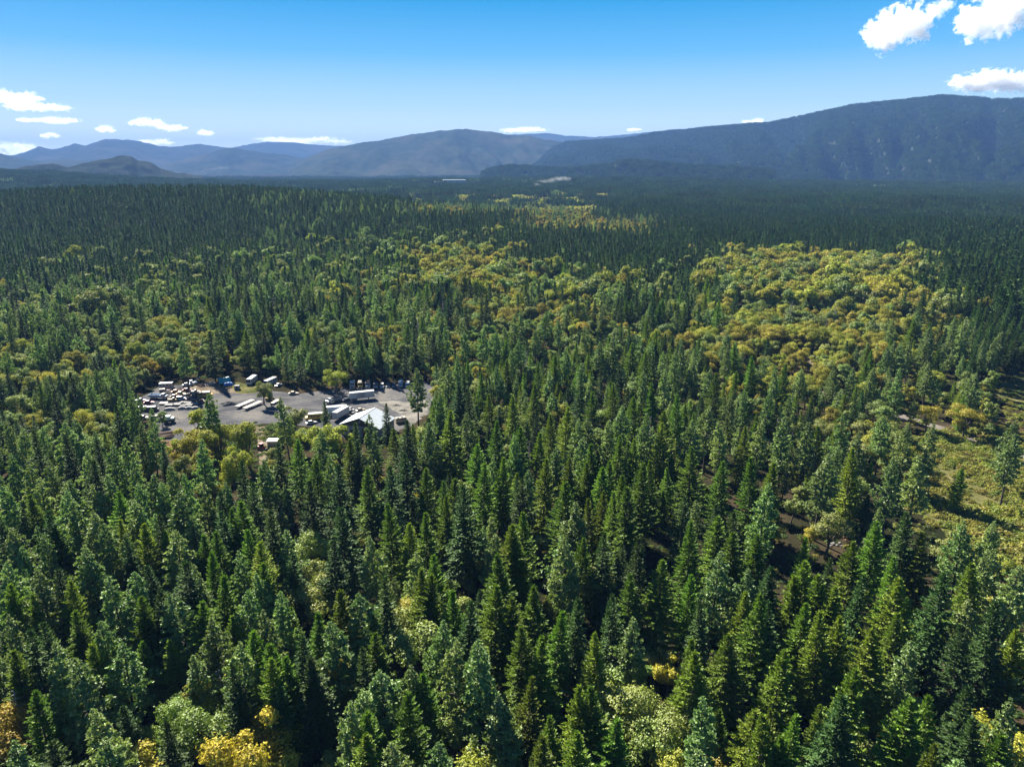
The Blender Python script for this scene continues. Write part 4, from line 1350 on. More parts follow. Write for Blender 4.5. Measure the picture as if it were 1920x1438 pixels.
def motorhome(o, mat, L=8.0, W=2.45, H=3.0, stripe=None):
    MB().prism([(-L / 2, 0.45), (-L / 2, H), (L * 0.44, H), (L * 0.5, H * 0.72), (L * 0.5, 0.45)], -W / 2, W / 2, 0.03, 0.06).build('body', mat, o)
    MB().box(-L / 2 - 0.01, L * 0.48, -W / 2 - 0.012, W / 2 + 0.012, 1.05, 1.32).build('stripe', stripe or M['tan'], o)
    MB().prism([(L * 0.452, H * 0.95), (L * 0.505, H * 0.72), (L * 0.505, H * 0.5), (L * 0.512, H * 0.5), (L * 0.515, H * 0.725), (L * 0.462, H * 0.97)], -W * 0.44, W * 0.44).build('windscreen', M['glass'], o)
    for x in (-L * 0.36, -L * 0.14, L * 0.10, L * 0.32):
        for sy in (-1, 1): MB().box(x - 0.42, x + 0.42, sy * W * 0.493 - 0.03, sy * W * 0.493 + 0.03, 1.55, 2.2).build('window', M['glass'], o)
    for x in (-L * 0.25, L * 0.12): MB().box(x - 0.45, x + 0.45, -0.4, 0.4, H, H + 0.28, 0.05).build('roof_vent', M['white'], o)
    lamps(o, L * 0.5, W, 0.85)
    wheels(o, (-L * 0.28, L * 0.33), W, 0.42)


def bus(o, mat, roofm, L=9.0, W=2.45, H=2.9):
    MB().prism([(-L / 2, 0.55), (-L / 2, H), (L * 0.34, H), (L * 0.37, 1.6), (L * 0.5, 1.45), (L * 0.5, 0.55)], -W / 2, W / 2, 0.04, 0.06).build('body', mat, o)
    for x in np.linspace(-L * 0.44, L * 0.28, 8):
        for sy in (-1, 1): MB().box(x - 0.36, x + 0.36, sy * W * 0.488 - 0.03, sy * W * 0.488 + 0.03, 1.65, 2.35).build('window', M['glass'], o)
    MB().prism([(L * 0.345, 2.75), (L * 0.373, 1.7), (L * 0.38, 1.7), (L * 0.352, 2.75)], -W * 0.43, W * 0.43).build('windscreen', M['glass'], o)
    MB().box(-L * 0.49, L * 0.33, -W * 0.45, W * 0.45, H, H + 0.12, 0.05).build('roof', roofm, o)
    MB().box(-L / 2 - 0.02, L * 0.36, -W / 2 - 0.02, W / 2 + 0.02, 1.25, 1.33).build('rub_rail', M['black'], o)
    lamps(o, L * 0.5, W, 0.95)
    wheels(o, (-L * 0.28, L * 0.36), W, 0.46)


def cover(o, mat, L=4.6, W=2.1, H=1.35, seed=0):
    """a vehicle hidden under a slack cover: sagging humped cloth"""
    r = np.random.default_rng(seed)
    nu, nv = 15, 9
    V = []
    for i in range(nu):
        for j in range(nv):
            u, v = i / (nu - 1) * 2 - 1, j / (nv - 1) * 2 - 1
            e_ = max(abs(u), abs(v))
            top = H * (0.72 + 0.28 * math.exp(-(u / 0.5) ** 2)) * (1 - 0.10 * v * v)
            z = top if e_ < 0.86 else top * (1 - (e_ - 0.86) / 0.14)
            k = 0.92 if e_ < 0.9 else 1.0
            V.append((u * L / 2 * k, v * W / 2 * k, max(0.0, z + r.normal(0, 0.03) * (e_ < 0.99))))
    o2 = link('cover', mesh_np('cover', V, grid_faces(nu, nv), mat, True), o)
    return o2


# ---- the shop
def shop():
    A, B = np.array([-69.2, 266.2]), np.array([-51.9, 260.6])
    dirx = (B - A) / np.linalg.norm(B - A)
    W_, D_ = float(np.linalg.norm(B - A)), 13.6
    o = link('metal_shop', None, None, (A[0], A[1], 0.0), math.atan2(dirx[1], dirx[0]))
    tag(o, 'wide metal shop with a pale gable roof, grey gable wall and dark red door', 'building')
    e_, h = 4.6, 8.1
    MB().box(0.5, W_ - 0.5, 0.5, D_ - 0.5, 0, e_).build('wall', M['wall'], o)
    g = MB()
    c = W_ / 2
    for y in (0.5, D_ - 0.62):
        a = [g.bm.verts.new(p) for p in ((0.6, y, e_ + 0.002), (W_ - 0.6, y, e_ + 0.002), (c, y, h - 0.12))]
        b2 = [g.bm.verts.new(p) for p in ((0.6, y + 0.12, e_ + 0.002), (W_ - 0.6, y + 0.12, e_ + 0.002), (c, y + 0.12, h - 0.12))]
        fs = [g.bm.faces.new(a), g.bm.faces.new(b2[::-1])] + [g.bm.faces.new((a[i], b2[i], b2[(i + 1) % 3], a[(i + 1) % 3])) for i in range(3)]
        bmesh.ops.recalc_face_normals(g.bm, faces=fs)
    g.build('gable', M['dark'], o)  # gable triangle's shade put into its colour, darker than the grey wall
    n = 13
    for sgn in (0, 1):
        for k in range(n):
            y0, y1 = D_ * k / n + 0.012, D_ * (k + 1) / n - 0.012
            b2 = MB()
            x0, x1 = (0.0, c) if sgn == 0 else (W_, c)
            z0, z1 = e_ - 0.05, h
            vs = []
            for dz in (0.0, 0.09 + 0.02 * (k % 2)):
                vs += [b2.bm.verts.new((x0, y0, z0 + dz)), b2.bm.verts.new((x0, y1, z0 + dz)), b2.bm.verts.new((x1, y1, z1 + dz)), b2.bm.verts.new((x1, y0, z1 + dz))]
            fs = [b2.bm.faces.new(vs[:4]), b2.bm.faces.new(vs[4:])] + [b2.bm.faces.new((vs[i], vs[(i + 1) % 4], vs[4 + (i + 1) % 4], vs[4 + i])) for i in range(4)]
            bmesh.ops.recalc_face_normals(b2.bm, faces=fs)
            b2.build('roof_panel', M['roof'], o)
    MB().box(c - 0.22, c + 0.22, -0.03, D_ + 0.03, h + 0.02, h + 0.16).build('ridge_cap', M['roof'], o)
    d = MB().box(c + 1.2, c + 4.4, 0.40, 0.494, 0.05, 3.8).build('door', M['door'], o)
    MB().box(c + 1.05, c + 1.2, 0.36, 0.49, 0.0, 3.95).box(c + 4.4, c + 4.55, 0.36, 0.49, 0.0, 3.95).box(c + 1.2, c + 4.4, 0.36, 0.49, 3.8, 3.95).build('door_frame', M['grey'], d)
    MB().cyl((c, 0.46, 6.4), (0, 1, 0), 0.5, 0.08, 16).build('gable_vent', M['grey'], o)
    for x in (2.6, 5.4): 
        w = MB().box(x - 0.7, x + 0.7, 0.43, 0.494, 1.6, 2.7).build('window', M['glass'], o)
        MB().box(x - 0.8, x + 0.8, 0.41, 0.49, 2.7, 2.8).box(x - 0.8, x + 0.8, 0.41, 0.49, 1.5, 1.6).build('window_trim', M['white'], w)
    return o
shop()

# ---- trailers
t = thing('box_trailer', 'white refrigerated trailer with grey middle panel parked in the open behind the shop', 'trailer', (656, 752), (702, 747))
box_trailer(t, M['white'], 11.2, 2.5, 2.8, 1.2, M['grey'])
t = thing('box_trailer', 'long white box trailer with pale blue side behind the other beside the shop', 'trailer', (612, 779), (650, 776))
box_trailer(t, M['blue'], 9.0, 2.5, 2.8, 1.1, None, M['white'])
t = thing('box_trailer', 'white box trailer angled against the shop, its white end facing the yard', 'trailer', (651, 777), (628, 790))
box_trailer(t, M['white'], 9.2, 2.5, 2.8, 1.1)
for (a, b2, lab) in (((443, 767), (476, 753), 'pale empty flatbed trailer, left one of the pair in the open yard'), ((460, 769), (488, 757), 'pale empty flatbed trailer, right one of the pair in the open yard')):
    t = thing('flatbed_trailer', lab, 'trailer', a, b2, 'pair of empty flatbed trailers')
    flat_trailer(t, M['deck'], 10.5, 2.4)
t = thing('flatbed_trailer', 'tan low flat trailer beside the small loader', 'trailer', (508, 760), (524, 751))
flat_trailer(t, M['tan'], 5.5, 2.0, 0.8)
t = thing('flatbed_trailer', 'brown board trailer hitched behind the grey dump truck', 'trailer', (656, 747), (640, 754))
flat_trailer(t, M['wood'], 5.6, 2.2, 0.9)
t = thing('flatbed_trailer', 'long low grey flatbed in the row of grey slabs', 'trailer', (338, 756), (363, 758))
flat_trailer(t, M['concrete'], 6.6, 2.0, 0.75)

# ---- trucks along the back of the yard
for k, (x, lab, m, tp) in enumerate([(661, 'white road tractor, leftmost of the trucks along the back trees', 'white', None), (676, 'yellow road tractor between two pale ones along the back trees', 'yellow', 'cream'),
                                     (690, 'white road tractor with a rust red bonnet along the back trees', 'white', 'rust')]):
    t = thing('road_tractor', lab, 'truck', (x + 1, 723), (x - 0.5, 732), 'trucks along the back of the yard')
    semi(t, M[m], top=M[tp] if tp else None)
t = thing('flatbed_truck', 'grey flatbed truck next to the road tractors along the back trees', 'truck', (705, 722), (704, 731), 'trucks along the back of the yard')
flat_truck(t, M['grey'], M['dark'], 7.0)
t = thing('parked_car', 'white estate car parked beside the grey flatbed truck', 'car', (717, 723), (716, 730)); car(t, M['white'], 4.8, 1.9, 1.75, 'wagon')
t = thing('parked_car', 'pale grey car in the shade between white estate and dark car', 'car', (729, 722), (727, 728)); car(t, M['silver'], 4.4)
t = thing('parked_car', 'dark blue car in the shade along the back trees', 'car', (740, 722), (738, 728)); car(t, M['slate'], 4.4)
t = thing('parked_van', 'tall white van backed against the trees near the yard pine', 'van', (752, 720), (751, 728)); van(t, M['white'], 5.6, 2.1, 2.6)
t = thing('parked_van', 'grey van behind the tall yard pine', 'van', (766, 722), (763, 728)); van(t, M['silver'], 5.2, 2.0, 2.2)

# ---- in the middle
t = thing('dump_truck', 'grey dump truck with raised bed sides parked left of the refrigerated trailer', 'truck', (638, 751), (614, 758)); flat_truck(t, M['white'], M['grey'], 7.6, 2.4, M['concrete'])
t = thing('yellow_bus', 'yellow bus with a white roof half hidden behind the small fir', 'bus', (604, 786), (578, 788)); bus(t, M['yellow'], M['white'], 8.0)
t = thing('parked_car', 'white car half hidden by oaks in front of the yellow bus', 'car', (576, 796), (592, 793)); car(t, M['white'], 4.5)
t = thing('parked_car', 'white open buggy by the corner of the white box trailer', 'car', (650, 768), (663, 771)); car(t, M['white'], 4.0, 1.8, 1.3, 'pickup')
t = thing('parked_car', 'dark car beside the white buggy near the shop roof', 'car', (652, 773), (664, 776)); car(t, M['dark'], 4.2)
t = thing('parked_car', 'small tan car standing alone behind the shop roof', 'car', (671, 772), (681, 770)); car(t, M['tan'], 4.0)
t = thing('camper', 'small cream camper at the right corner of the shop', 'camper', (745, 793), (758, 791)); motorhome(t, M['cream'], 4.6, 2.1, 2.3)
t = thing('parked_car', 'pale car under the trees left of the back row of trucks', 'car', (543, 740), (558, 739)); car(t, M['cream'], 4.4)
t = thing('parked_car', 'white car under trees beside the white travel trailer', 'car', (518, 726), (527, 722)); car(t, M['white'], 4.4)


def loader(o, mat):
    MB().box(-1.6, 0.9, -0.8, 0.8, 0.6, 1.5, 0.08).build('body', mat, o)
    MB().box(-0.7, 0.6, -0.65, 0.65, 1.5, 2.6, 0.05).build('cab', M['black'], o)
    MB().box(-0.8, 0.7, -0.72, 0.72, 2.6, 2.72).build('cab_roof', mat, o)
    a = MB()
    for sy in (-1, 1): a.bar((0.2, sy * 0.75, 1.5), (2.1, sy * 0.75, 0.6), 0.10)
    a.build('lift_arm', mat, o)
    MB().prism([(2.0, 0.1), (2.0, 0.9), (2.15, 0.9), (2.2, 0.25), (2.9, 0.15), (2.9, 0.1)], -1.0, 1.0).build('bucket', M['dark'], o)
    wheels(o, (-1.0, 0.7), 1.9, 0.55, 0.4)


def excavator(o, mat):
    for sy in (-1, 1): MB().prism([(-1.6, 0.3), (-1.3, 0.0), (1.3, 0.0), (1.6, 0.3), (1.3, 0.7), (-1.3, 0.7)], sy * 1.0 - 0.25, sy * 1.0 + 0.25).build('track', M['black'], o)
    MB().box(-1.6, 1.0, -1.15, 1.15, 0.75, 1.8, 0.08).build('body', mat, o)
    MB().box(0.0, 1.2, 0.1, 1.1, 1.8, 2.8, 0.05).build('cab', mat, o)
    MB().box(0.1, 1.25, 0.18, 1.13, 2.0, 2.6).build('window', M['glass'], o)
    MB().bar((1.0, -0.2, 1.5), (3.0, -0.2, 3.6), 0.22).bar((3.0, -0.2, 3.6), (4.6, -0.2, 2.4), 0.2).build('boom', mat, o)
    MB().bar((4.6, -0.2, 2.4), (4.2, -0.2, 0.9), 0.16).build('arm', mat, o)
    MB().box(3.7, 4.5, -0.7, 0.3, 0.2, 0.9, 0.05).build('bucket', M['dark'], o)


t = thing('small_loader', 'small yellow and black loader beside the lone yard oak', 'loader', (498, 753), (512, 748)); loader(t, M['yellow'])
t = thing('excavator', 'orange red excavator among the trees right of the back row', 'excavator', (826, 716), (812, 718)); excavator(t, M['orange'])
t = thing('red_tractor', 'small red tractor beside the dirt drive below the yard', 'tractor', (486, 842), (496, 845)); loader(t, M['red'])

# ---- the caravans at the back
t = thing('motorhome', 'white motorhome on the grass with its front towards the yard', 'motorhome', (482, 711), (463, 725)); motorhome(t, M['white'], 8.6)
t = thing('travel_trailer', 'white travel trailer half behind the lone oak', 'trailer', (520, 715), (494, 727)); motorhome(t, M['white'], 8.0, 2.4, 2.9, M['blue'])
t = thing('old_camper', 'grey old camper in the shade at the back left of the yard', 'camper', (302, 728), (324, 727)); motorhome(t, M['silver'], 6.4, 2.3, 2.7, M['grey'])

o = thing('tarp_tent', 'teal tarp tent pitched behind the blue covered boat', 'tent', (410, 719), (432, 716))
b2 = MB()
r = np.random.default_rng(5)
nu, nv = 9, 9
V = []
for i in range(nu):
    for j in range(nv):
        u, v = i / (nu - 1), j / (nv - 1) * 2 - 1
        V.append((u * 5.6 - 2.8, v * 2.1, 3.0 * (1 - abs(v) ** 1.15 * 0.92) * (1 - 0.12 * math.sin(u * 3.14)) + r.normal(0, 0.05)))
link('tarp', mesh_np('tarp', V, grid_faces(nu, nv), M['teal'], True), o)
for x in (-2.75, 2.75):
    MB().bar((x, 0, 0), (x, 0, 2.95), 0.05).build('pole', M['wood'], o)
o = thing('covered_boat', 'boat under a bright blue tarp in front of the teal tent', 'boat', (420, 723), (437, 721)); cover(o, M['bluetarp'], 4.4, 2.0, 1.5, 3)
o = thing('dark_shed', 'small dark cube shed with a pale flat roof left of the motorhome', 'shed', (440, 730), (450, 730))
MB().box(-1.1, 1.1, -0.9, 0.9, 0, 1.9).build('wall', M['slate'], o); MB().box(-1.2, 1.2, -1.0, 1.0, 1.9, 2.02).build('roof', M['concrete'], o); MB().box(-0.4, 0.4, -0.94, -0.905, 0.02, 1.7).build('door', M['dark'], o)
o = thing('white_shed', 'small white shed beside the dirt drive below the yard', 'shed', (503, 837), (528, 836))
MB().box(-2.4, 2.4, -1.6, 1.6, 0, 2.5).build('wall', M['silver'], o); MB().prism([(-2.6, 2.5), (2.6, 2.5), (2.6, 2.62), (-2.6, 2.75)], -1.8, 1.8).build('roof', M['white'], o); MB().box(-1.9, -0.9, -1.65, -1.605, 0.02, 2.0).build('door', M['grey'], o)
o = thing('blue_roofed_shed', 'low shed with a pale blue roof between pines below the yard', 'shed', (556, 821), (576, 819))
MB().box(-2.2, 2.2, -1.5, 1.5, 0, 2.1).build('wall', M['grey'], o); MB().prism([(-1.8, 2.1), (1.8, 2.1), (0, 3.0)], -2.4, 2.4).build('roof', M['blue'], o)

# ---- the junk on the left
JUNK = 'junk vehicles crowded at the left of the yard'
t = thing('flatbed_truck', 'pale blue flatbed truck with a white cab, longest vehicle of the junk rows', 'truck', (281, 747), (314, 748), JUNK); flat_truck(t, M['white'], M['blue'], 8.4, 2.4, M['blue'])
t = thing('pickup_truck', 'slate blue pickup in the shade at the far left of the yard', 'pickup', (257, 754), (269, 753), JUNK); car(t, M['slate'], 5.2, 1.9, 1.75, 'pickup')
t = thing('junk_car', 'dark red car in the shade below the pale blue truck', 'car', (271, 757), (287, 756), JUNK); car(t, M['red'], 4.6, 1.8, 1.4)
t = thing('yellow_bus', 'tan roofed old yellow bus at the right end of the junk rows', 'bus', (374, 746), (396, 744), JUNK); bus(t, M['mustard'], M['tan'], 6.6, 2.3, 2.6)
for (a, b2, lab, m, rf, st) in [
        ((317, 752), (333, 751), 'mustard pickup at the front left of the junk rows', 'mustard', 'cream', 'pickup'), ((322, 746), (334, 745), 'maroon car behind the mustard pickup', 'maroon', None, 'sedan'),
        ((333, 741), (345, 740), 'brown car with a tan roof at the back of the junk rows', 'mustard', 'tan', 'sedan'), ((334, 750), (347, 749), 'pale blue estate car between mustard pickup and faded red car', 'blue', 'white', 'wagon'),
        ((347, 745), (361, 744), 'orange estate car with a tan roof in the junk rows', 'orange', 'tan', 'wagon'), ((351, 751), (364, 751), 'faded red car at the front of the junk rows', 'pink', None, 'sedan'),
        ((359, 737), (373, 736), 'pale tan pickup at the back of the junk rows', 'tan', None, 'pickup'), ((360, 745), (371, 744), 'rusty car between the orange estate and old yellow bus', 'rust', 'tan', 'sedan'),
        ((366, 753), (378, 752), 'rusty brown pickup at the front right of the junk rows', 'rust', 'tan', 'pickup'), ((345, 734), (357, 733), 'dark maroon car in shade behind the pale tan pickup', 'maroon', None, 'sedan'),
        ((347, 724), (355, 723), 'small white car in deep shade behind the junk rows', 'white', None, 'sedan'), ((297, 790), (311, 789), 'white car left of the mint green truck', 'white', None, 'sedan'),
        ((289, 786), (301, 785), 'cream car behind the white one at the left front of the yard', 'cream', None, 'wagon'), ((262, 786), (276, 785), 'pale yellow car behind pines at the left edge of the yard', 'cream', 'white', 'sedan')]:
    t = thing('junk_car', lab, 'car', a, b2, JUNK)
    car(t, M[m], 4.4, 1.8, 1.5 if st != 'wagon' else 1.65, st, M[rf] if rf else None)
for (a, b2, lab) in (((264, 771), (277, 770), 'dark van with a pale roof, left one behind the left pines'), ((281, 771), (294, 770), 'dark van with a pale roof, right one beside the grey slabs')):
    t = thing('junk_van', lab, 'van', a, b2, JUNK); van(t, M['dark'], 4.6, 1.9, 2.1, M['white'])
t = thing('boom_truck', 'pale mint boxy truck with a dark base and short boom at the front left', 'truck', (309, 793), (327, 792))
MB().box(-2.4, 2.2, -1.1, 1.1, 0.6, 1.5, 0.05).build('body', M['dark'], t); MB().box(-1.9, 0.6, -1.1, 1.1, 1.5, 3.1, 0.08).build('cab', M['mint'], t)
MB().box(0.65, 2.0, -1.0, 1.0, 1.5, 2.3, 0.05).build('bonnet', M['mint'], t); MB().box(0.58, 0.64, -0.9, 0.9, 2.32, 2.95).build('windscreen', M['glass'], t)
MB().bar((2.0, 0, 2.3), (3.8, 0, 1.2), 0.12).build('boom', M['dark'], t); lamps(t, 2.2, 2.0, 1.1); wheels(t, (-1.5, 1.4), 2.3, 0.5, 0.35)
t = thing('crane_truck', 'pale blue wheeled crane in the shade at the back of the junk', 'crane', (357, 722), (371, 720))
MB().box(-2, 1.5, -0.9, 0.9, 0.7, 1.3, 0.05).build('body', M['blue'], t); MB().box(-1.8, -0.6, -0.8, 0.8, 1.3, 2.4, 0.05).build('cab', M['white'], t); MB().bar((-0.2, 0, 1.4), (3.2, 0, 3.6), 0.16).build('boom', M['blue'], t); wheels(t, (-1.3, 0.9), 2.0, 0.45, 0.3)

SL = 'grey slabs and covered cars on the gravel'
for i, (a, b2, L_, W_, lab) in enumerate([((301, 758), (313, 758), 3.4, 2.2, 'tan slab at the left end of the slab rows'), ((311, 761), (325, 761), 3.8, 2.4, 'grey slab behind the largest covered car'),
                                          ((326, 760), (338, 760), 3.4, 2.6, 'grey slab in the middle of the back slab row'), ((348, 761), (361, 761), 3.4, 2.0, 'grey slab below the long low flatbed'),
                                          ((362, 759), (372, 759), 2.6, 2.0, 'small grey slab under the rusty pickup at the right')]):
    t = thing('concrete_slab', lab, 'slab', a, b2, SL)
    MB().box(-L_ / 2, L_ / 2, -W_ / 2, W_ / 2, 0.35, 0.75, 0.06).build('slab', M['concrete'] if i else M['tan'], t)
    MB().box(-L_ * 0.38, -L_ * 0.30, -W_ * 0.45, W_ * 0.45, 0, 0.35).box(L_ * 0.30, L_ * 0.38, -W_ * 0.45, W_ * 0.45, 0, 0.35).build('bearer', M['dark'], t)
for i, (a, b2, L_, lab) in enumerate([((309, 769), (328, 768), 4.9, 'largest covered car, leftmost of the front row'), ((335, 767), (348, 766), 3.5, 'grey covered car second in the front row'),
                                      ((348, 767), (360, 766), 3.3, 'grey covered car third in the front row'), ((360, 767), (373, 766), 3.5, 'grey covered car at the right end of the front row'), ((338, 763), (349, 763), 3.0, 'small grey covered car tucked behind the front row')]):
    t = thing('covered_car', lab, 'covered car', a, b2, SL)
    cover(t, M['concrete'], L_, 2.2, 1.15, 10 + i)

# piles
t = thing('log_pile', 'pile of dark brown logs at the front left corner of the yard', 'log pile', (293, 821), (323, 817))
r = np.random.default_rng(4)
for i in range(26):
    lay = 0 if i < 13 else (1 if i < 21 else 2)
    MB().cyl((r.normal(0, 0.35), (i % 13 - 6) * 0.42 + r.normal(0, 0.1), 0.26 + lay * 0.42), (1, r.normal(0, 0.12), r.normal(0, 0.04)), r.uniform(0.16, 0.30), r.uniform(4.2, 6.6), 8).build('log', M['log'], t)
t = thing('lumber_pile', 'heap of bleached boards in the brush behind the junk rows', 'lumber pile', (386, 728), (402, 716))
for i in range(24):
    a = r.uniform(0, 3.14)
    c = Vector((r.normal(0, 1.6), r.normal(0, 1.2), 0.15 + 0.05 * i))
    d = Vector((math.cos(a), math.sin(a), r.normal(0, 0.12))) * r.uniform(1.0, 2.2)
    MB().bar(c - d, c + d, 0.09, 4).build('board', M['deck'], t)
t = thing('pipe_rack', 'rack of white pipes sticking up behind the pale blue truck', 'pipe rack', (308, 738), (321, 736))
for i in range(8):
    MB().bar((-1.6 + 0.4 * i, r.normal(0, 0.4), 0.0), (-1.0 + 0.45 * i, r.normal(0, 0.6), r.uniform(1.6, 3.0)), 0.07, 6).build('pipe', M['white'], t)
MB().box(-1.9, 1.9, -0.15, 0.15, 0.0, 0.5).build('stand', M['dark'], t)

# ---- right side
t = thing('parked_car', 'grey car in the shade at the edge of the oak grove clearing', 'car', (1514, 673), (1536, 672)); car(t, M['silver'], 4.8, 1.9, 1.6, 'wagon')
t = thing('white_trailer', 'tiny white trailer glimpsed between oaks on the right', 'trailer', (1784, 663), (1792, 662)); motorhome(t, M['white'], 3.4, 2.0, 2.1)
for i, (px, py, s_) in enumerate([(1562, 1020, 0.7), (1569, 1023, 0.45), (1574, 1019, 0.5), (1558, 1024, 0.4), (1578, 1024, 0.35)]):
    bm = bmesh.new()
    bmesh.ops.create_icosphere(bm, subdivisions=2, radius=s_)
    rr_ = random.Random(i)
    for v in bm.verts: v.co = v.co * rr_.uniform(0.75, 1.15); v.co.z *= 0.7
    me = bpy.data.meshes.new('rock'); bm.to_mesh(me); bm.free(); me.materials.append(M['rock'])
    p = at(px, py)
    tag(link('rock', me, None, (p[0], p[1], 0.15)), ['largest pale rock beside the red clay track', 'small pale rock in the middle of the heap by the clay track', 'mid sized pale rock behind the heap by the clay track', 'low pale rock at the left end of the heap by the clay track', 'smallest pale rock at the right end of the heap by the clay track'][i], 'rock', 'pale rocks by the clay track')
o = link('rail_fence', None, None, (0, 0, 0))
tag(o, 'weathered post and rail fence along the meadow at the right edge', 'fence')
FP = [at(1862 + 10.5 * i, 706 + 2.1 * i) for i in range(9)]
for i, p in enumerate(FP):
    MB().box(p[0] - 0.09, p[0] + 0.09, p[1] - 0.09, p[1] + 0.09, 0, 1.5).build('post', M['wood'], o)
    if i:
        q = FP[i - 1]
        for z_ in (0.6, 1.15): MB().bar((q[0], q[1], z_), (p[0], p[1], z_), 0.055, 5).build('rail', M['wood'], o)

# ---- the long pale building far out on the plain
p = at(852, 352)
o = link('warehouse', None, None, (p[0], p[1], p[2] + 20), 0.12)
tag(o, 'long pale flat roofed warehouse far off at the edge of the forest plain', 'building')
MB().box(-42, 42, -30, 30, -24, 9).build('wall', M['silver'], o)
MB().box(-43, 43, -31, 31, 9, 10.2).build('roof', M['grey'], o)
MB().box(-75, -42.2, -24, 24, -24, 4).build('annex', M['silver'], o)
for x in np.linspace(-36, 36, 7): MB().box(x - 2.5, x + 2.5, -30.4, -30.05, -4, 3).build('door', M['grey'], o)

for i, (a, b2, ln, lab) in enumerate([((1722, 1282), (1752, 1300), 9, 'pale fallen log lying in the dark gap at the lower right'), ((985, 1400), (1022, 1345), 11, 'grey fallen log slanting through the dark gap right of bottom centre'),
                                      ((700, 905), (660, 915), 8, 'fallen log on the shaded floor below the shop'), ((1195, 1120), (1180, 1090), 10, 'pale fallen log on the floor of the dark hollow')]):
    t = thing('fallen_log', lab, 'log', a, b2, 'fallen logs on the forest floor')
    MB().cyl((0, 0, 0.3), (1, 0, 0.02), 0.3, ln, 10, 0.18).build('trunk', M['log'] if i == 2 else M_deadwood, t)
    st = MB()
    for k in range(5): st.bar((-ln / 2 + ln * (k + 0.7) / 5.5, 0, 0.35), (-ln / 2 + ln * (k + 0.9) / 5.5, 0.7 * (-1) ** k, 1.0), 0.05)
    st.build('branch_stub', M_deadwood, t)

for i, (a, b2, lab, m, rf, st) in enumerate([((325, 737), (336, 736), 'orange brown car behind the brown one in the junk rows', 'orange', None, 'sedan'), ((372, 756), (383, 755), 'rust red car beside the rusty brown pickup', 'rust', None, 'sedan'),
                                             ((303, 735), (314, 734), 'dark brown wagon behind the pale blue flatbed truck', 'rust', 'mustard', 'wagon')]):
    t = thing('junk_car', lab, 'car', a, b2, JUNK)
    car(t, M[m], 4.4, 1.8, 1.5, st, M[rf] if rf else None)
for i, (px, py, lab) in enumerate([(300, 833, 'heap of rusty scrap beams below the log pile'), (338, 731, 'heap of rusty scrap at the back of the junk rows'), (379, 724, 'low heap of rusty scrap in front of the lumber pile')]):
    t = thing('scrap_pile', lab, 'scrap pile', (px - 6, py), (px + 6, py))
    r = np.random.default_rng(70 + i)
    for k in range(18):
        a_ = r.uniform(0, 3.14)
        c = Vector((r.normal(0, 1.3), r.normal(0, 0.9), 0.15 + 0.05 * k * r.uniform(0.5, 1)))
        d = Vector((math.cos(a_), math.sin(a_), r.normal(0, 0.2))) * r.uniform(0.6, 1.7)
        MB().bar(c - d, c + d, r.uniform(0.06, 0.16), 5).build('beam', M[['rust', 'dark', 'log'][int(r.integers(3))]], t)
TR = ground_mat('tyre_track', [(0.36, (0.10, 0.098, 0.094)), (0.62, (0.19, 0.18, 0.165))], 0.3, 1.4)
for k, pts in enumerate([[(402, 782), (470, 776), (560, 764), (640, 763), (720, 752), (790, 736)], [(330, 790), (380, 778), (450, 772), (540, 757), (600, 747)], [(600, 742), (700, 760), (726, 772), (716, 800)], [(400, 745), (470, 744), (560, 746)]]):
    for off in (-1.1, 1.1):
        P = np.array([at(*q)[:2] for q in pts])
        tt = np.linspace(0, len(P) - 1, 60)
        X_ = np.stack([np.interp(tt, np.arange(len(P)), P[:, i]) for i in (0, 1)], 1)
        for _ in range(25): X_[1:-1] = (X_[:-2] + X_[1:-1] * 2 + X_[2:]) / 4
        dd_ = nrm(np.gradient(X_, axis=0))
        nn_ = np.stack([-dd_[:, 1], dd_[:, 0]], 1)
        V = np.concatenate([np.concatenate([X_ + nn_ * (off + s_), np.full((60, 1), 0.052 + 0.006 * k)], 1) for s_ in (-0.3, 0.3)])
        Fc = [(i, i + 1, 61 + i, 60 + i) for i in range(59)]
        tag(link('tyre_track', mesh_np('tyre_track', V, Fc, TR)), 'pale tyre track worn into the gravel yard', 'track', kind='structure')
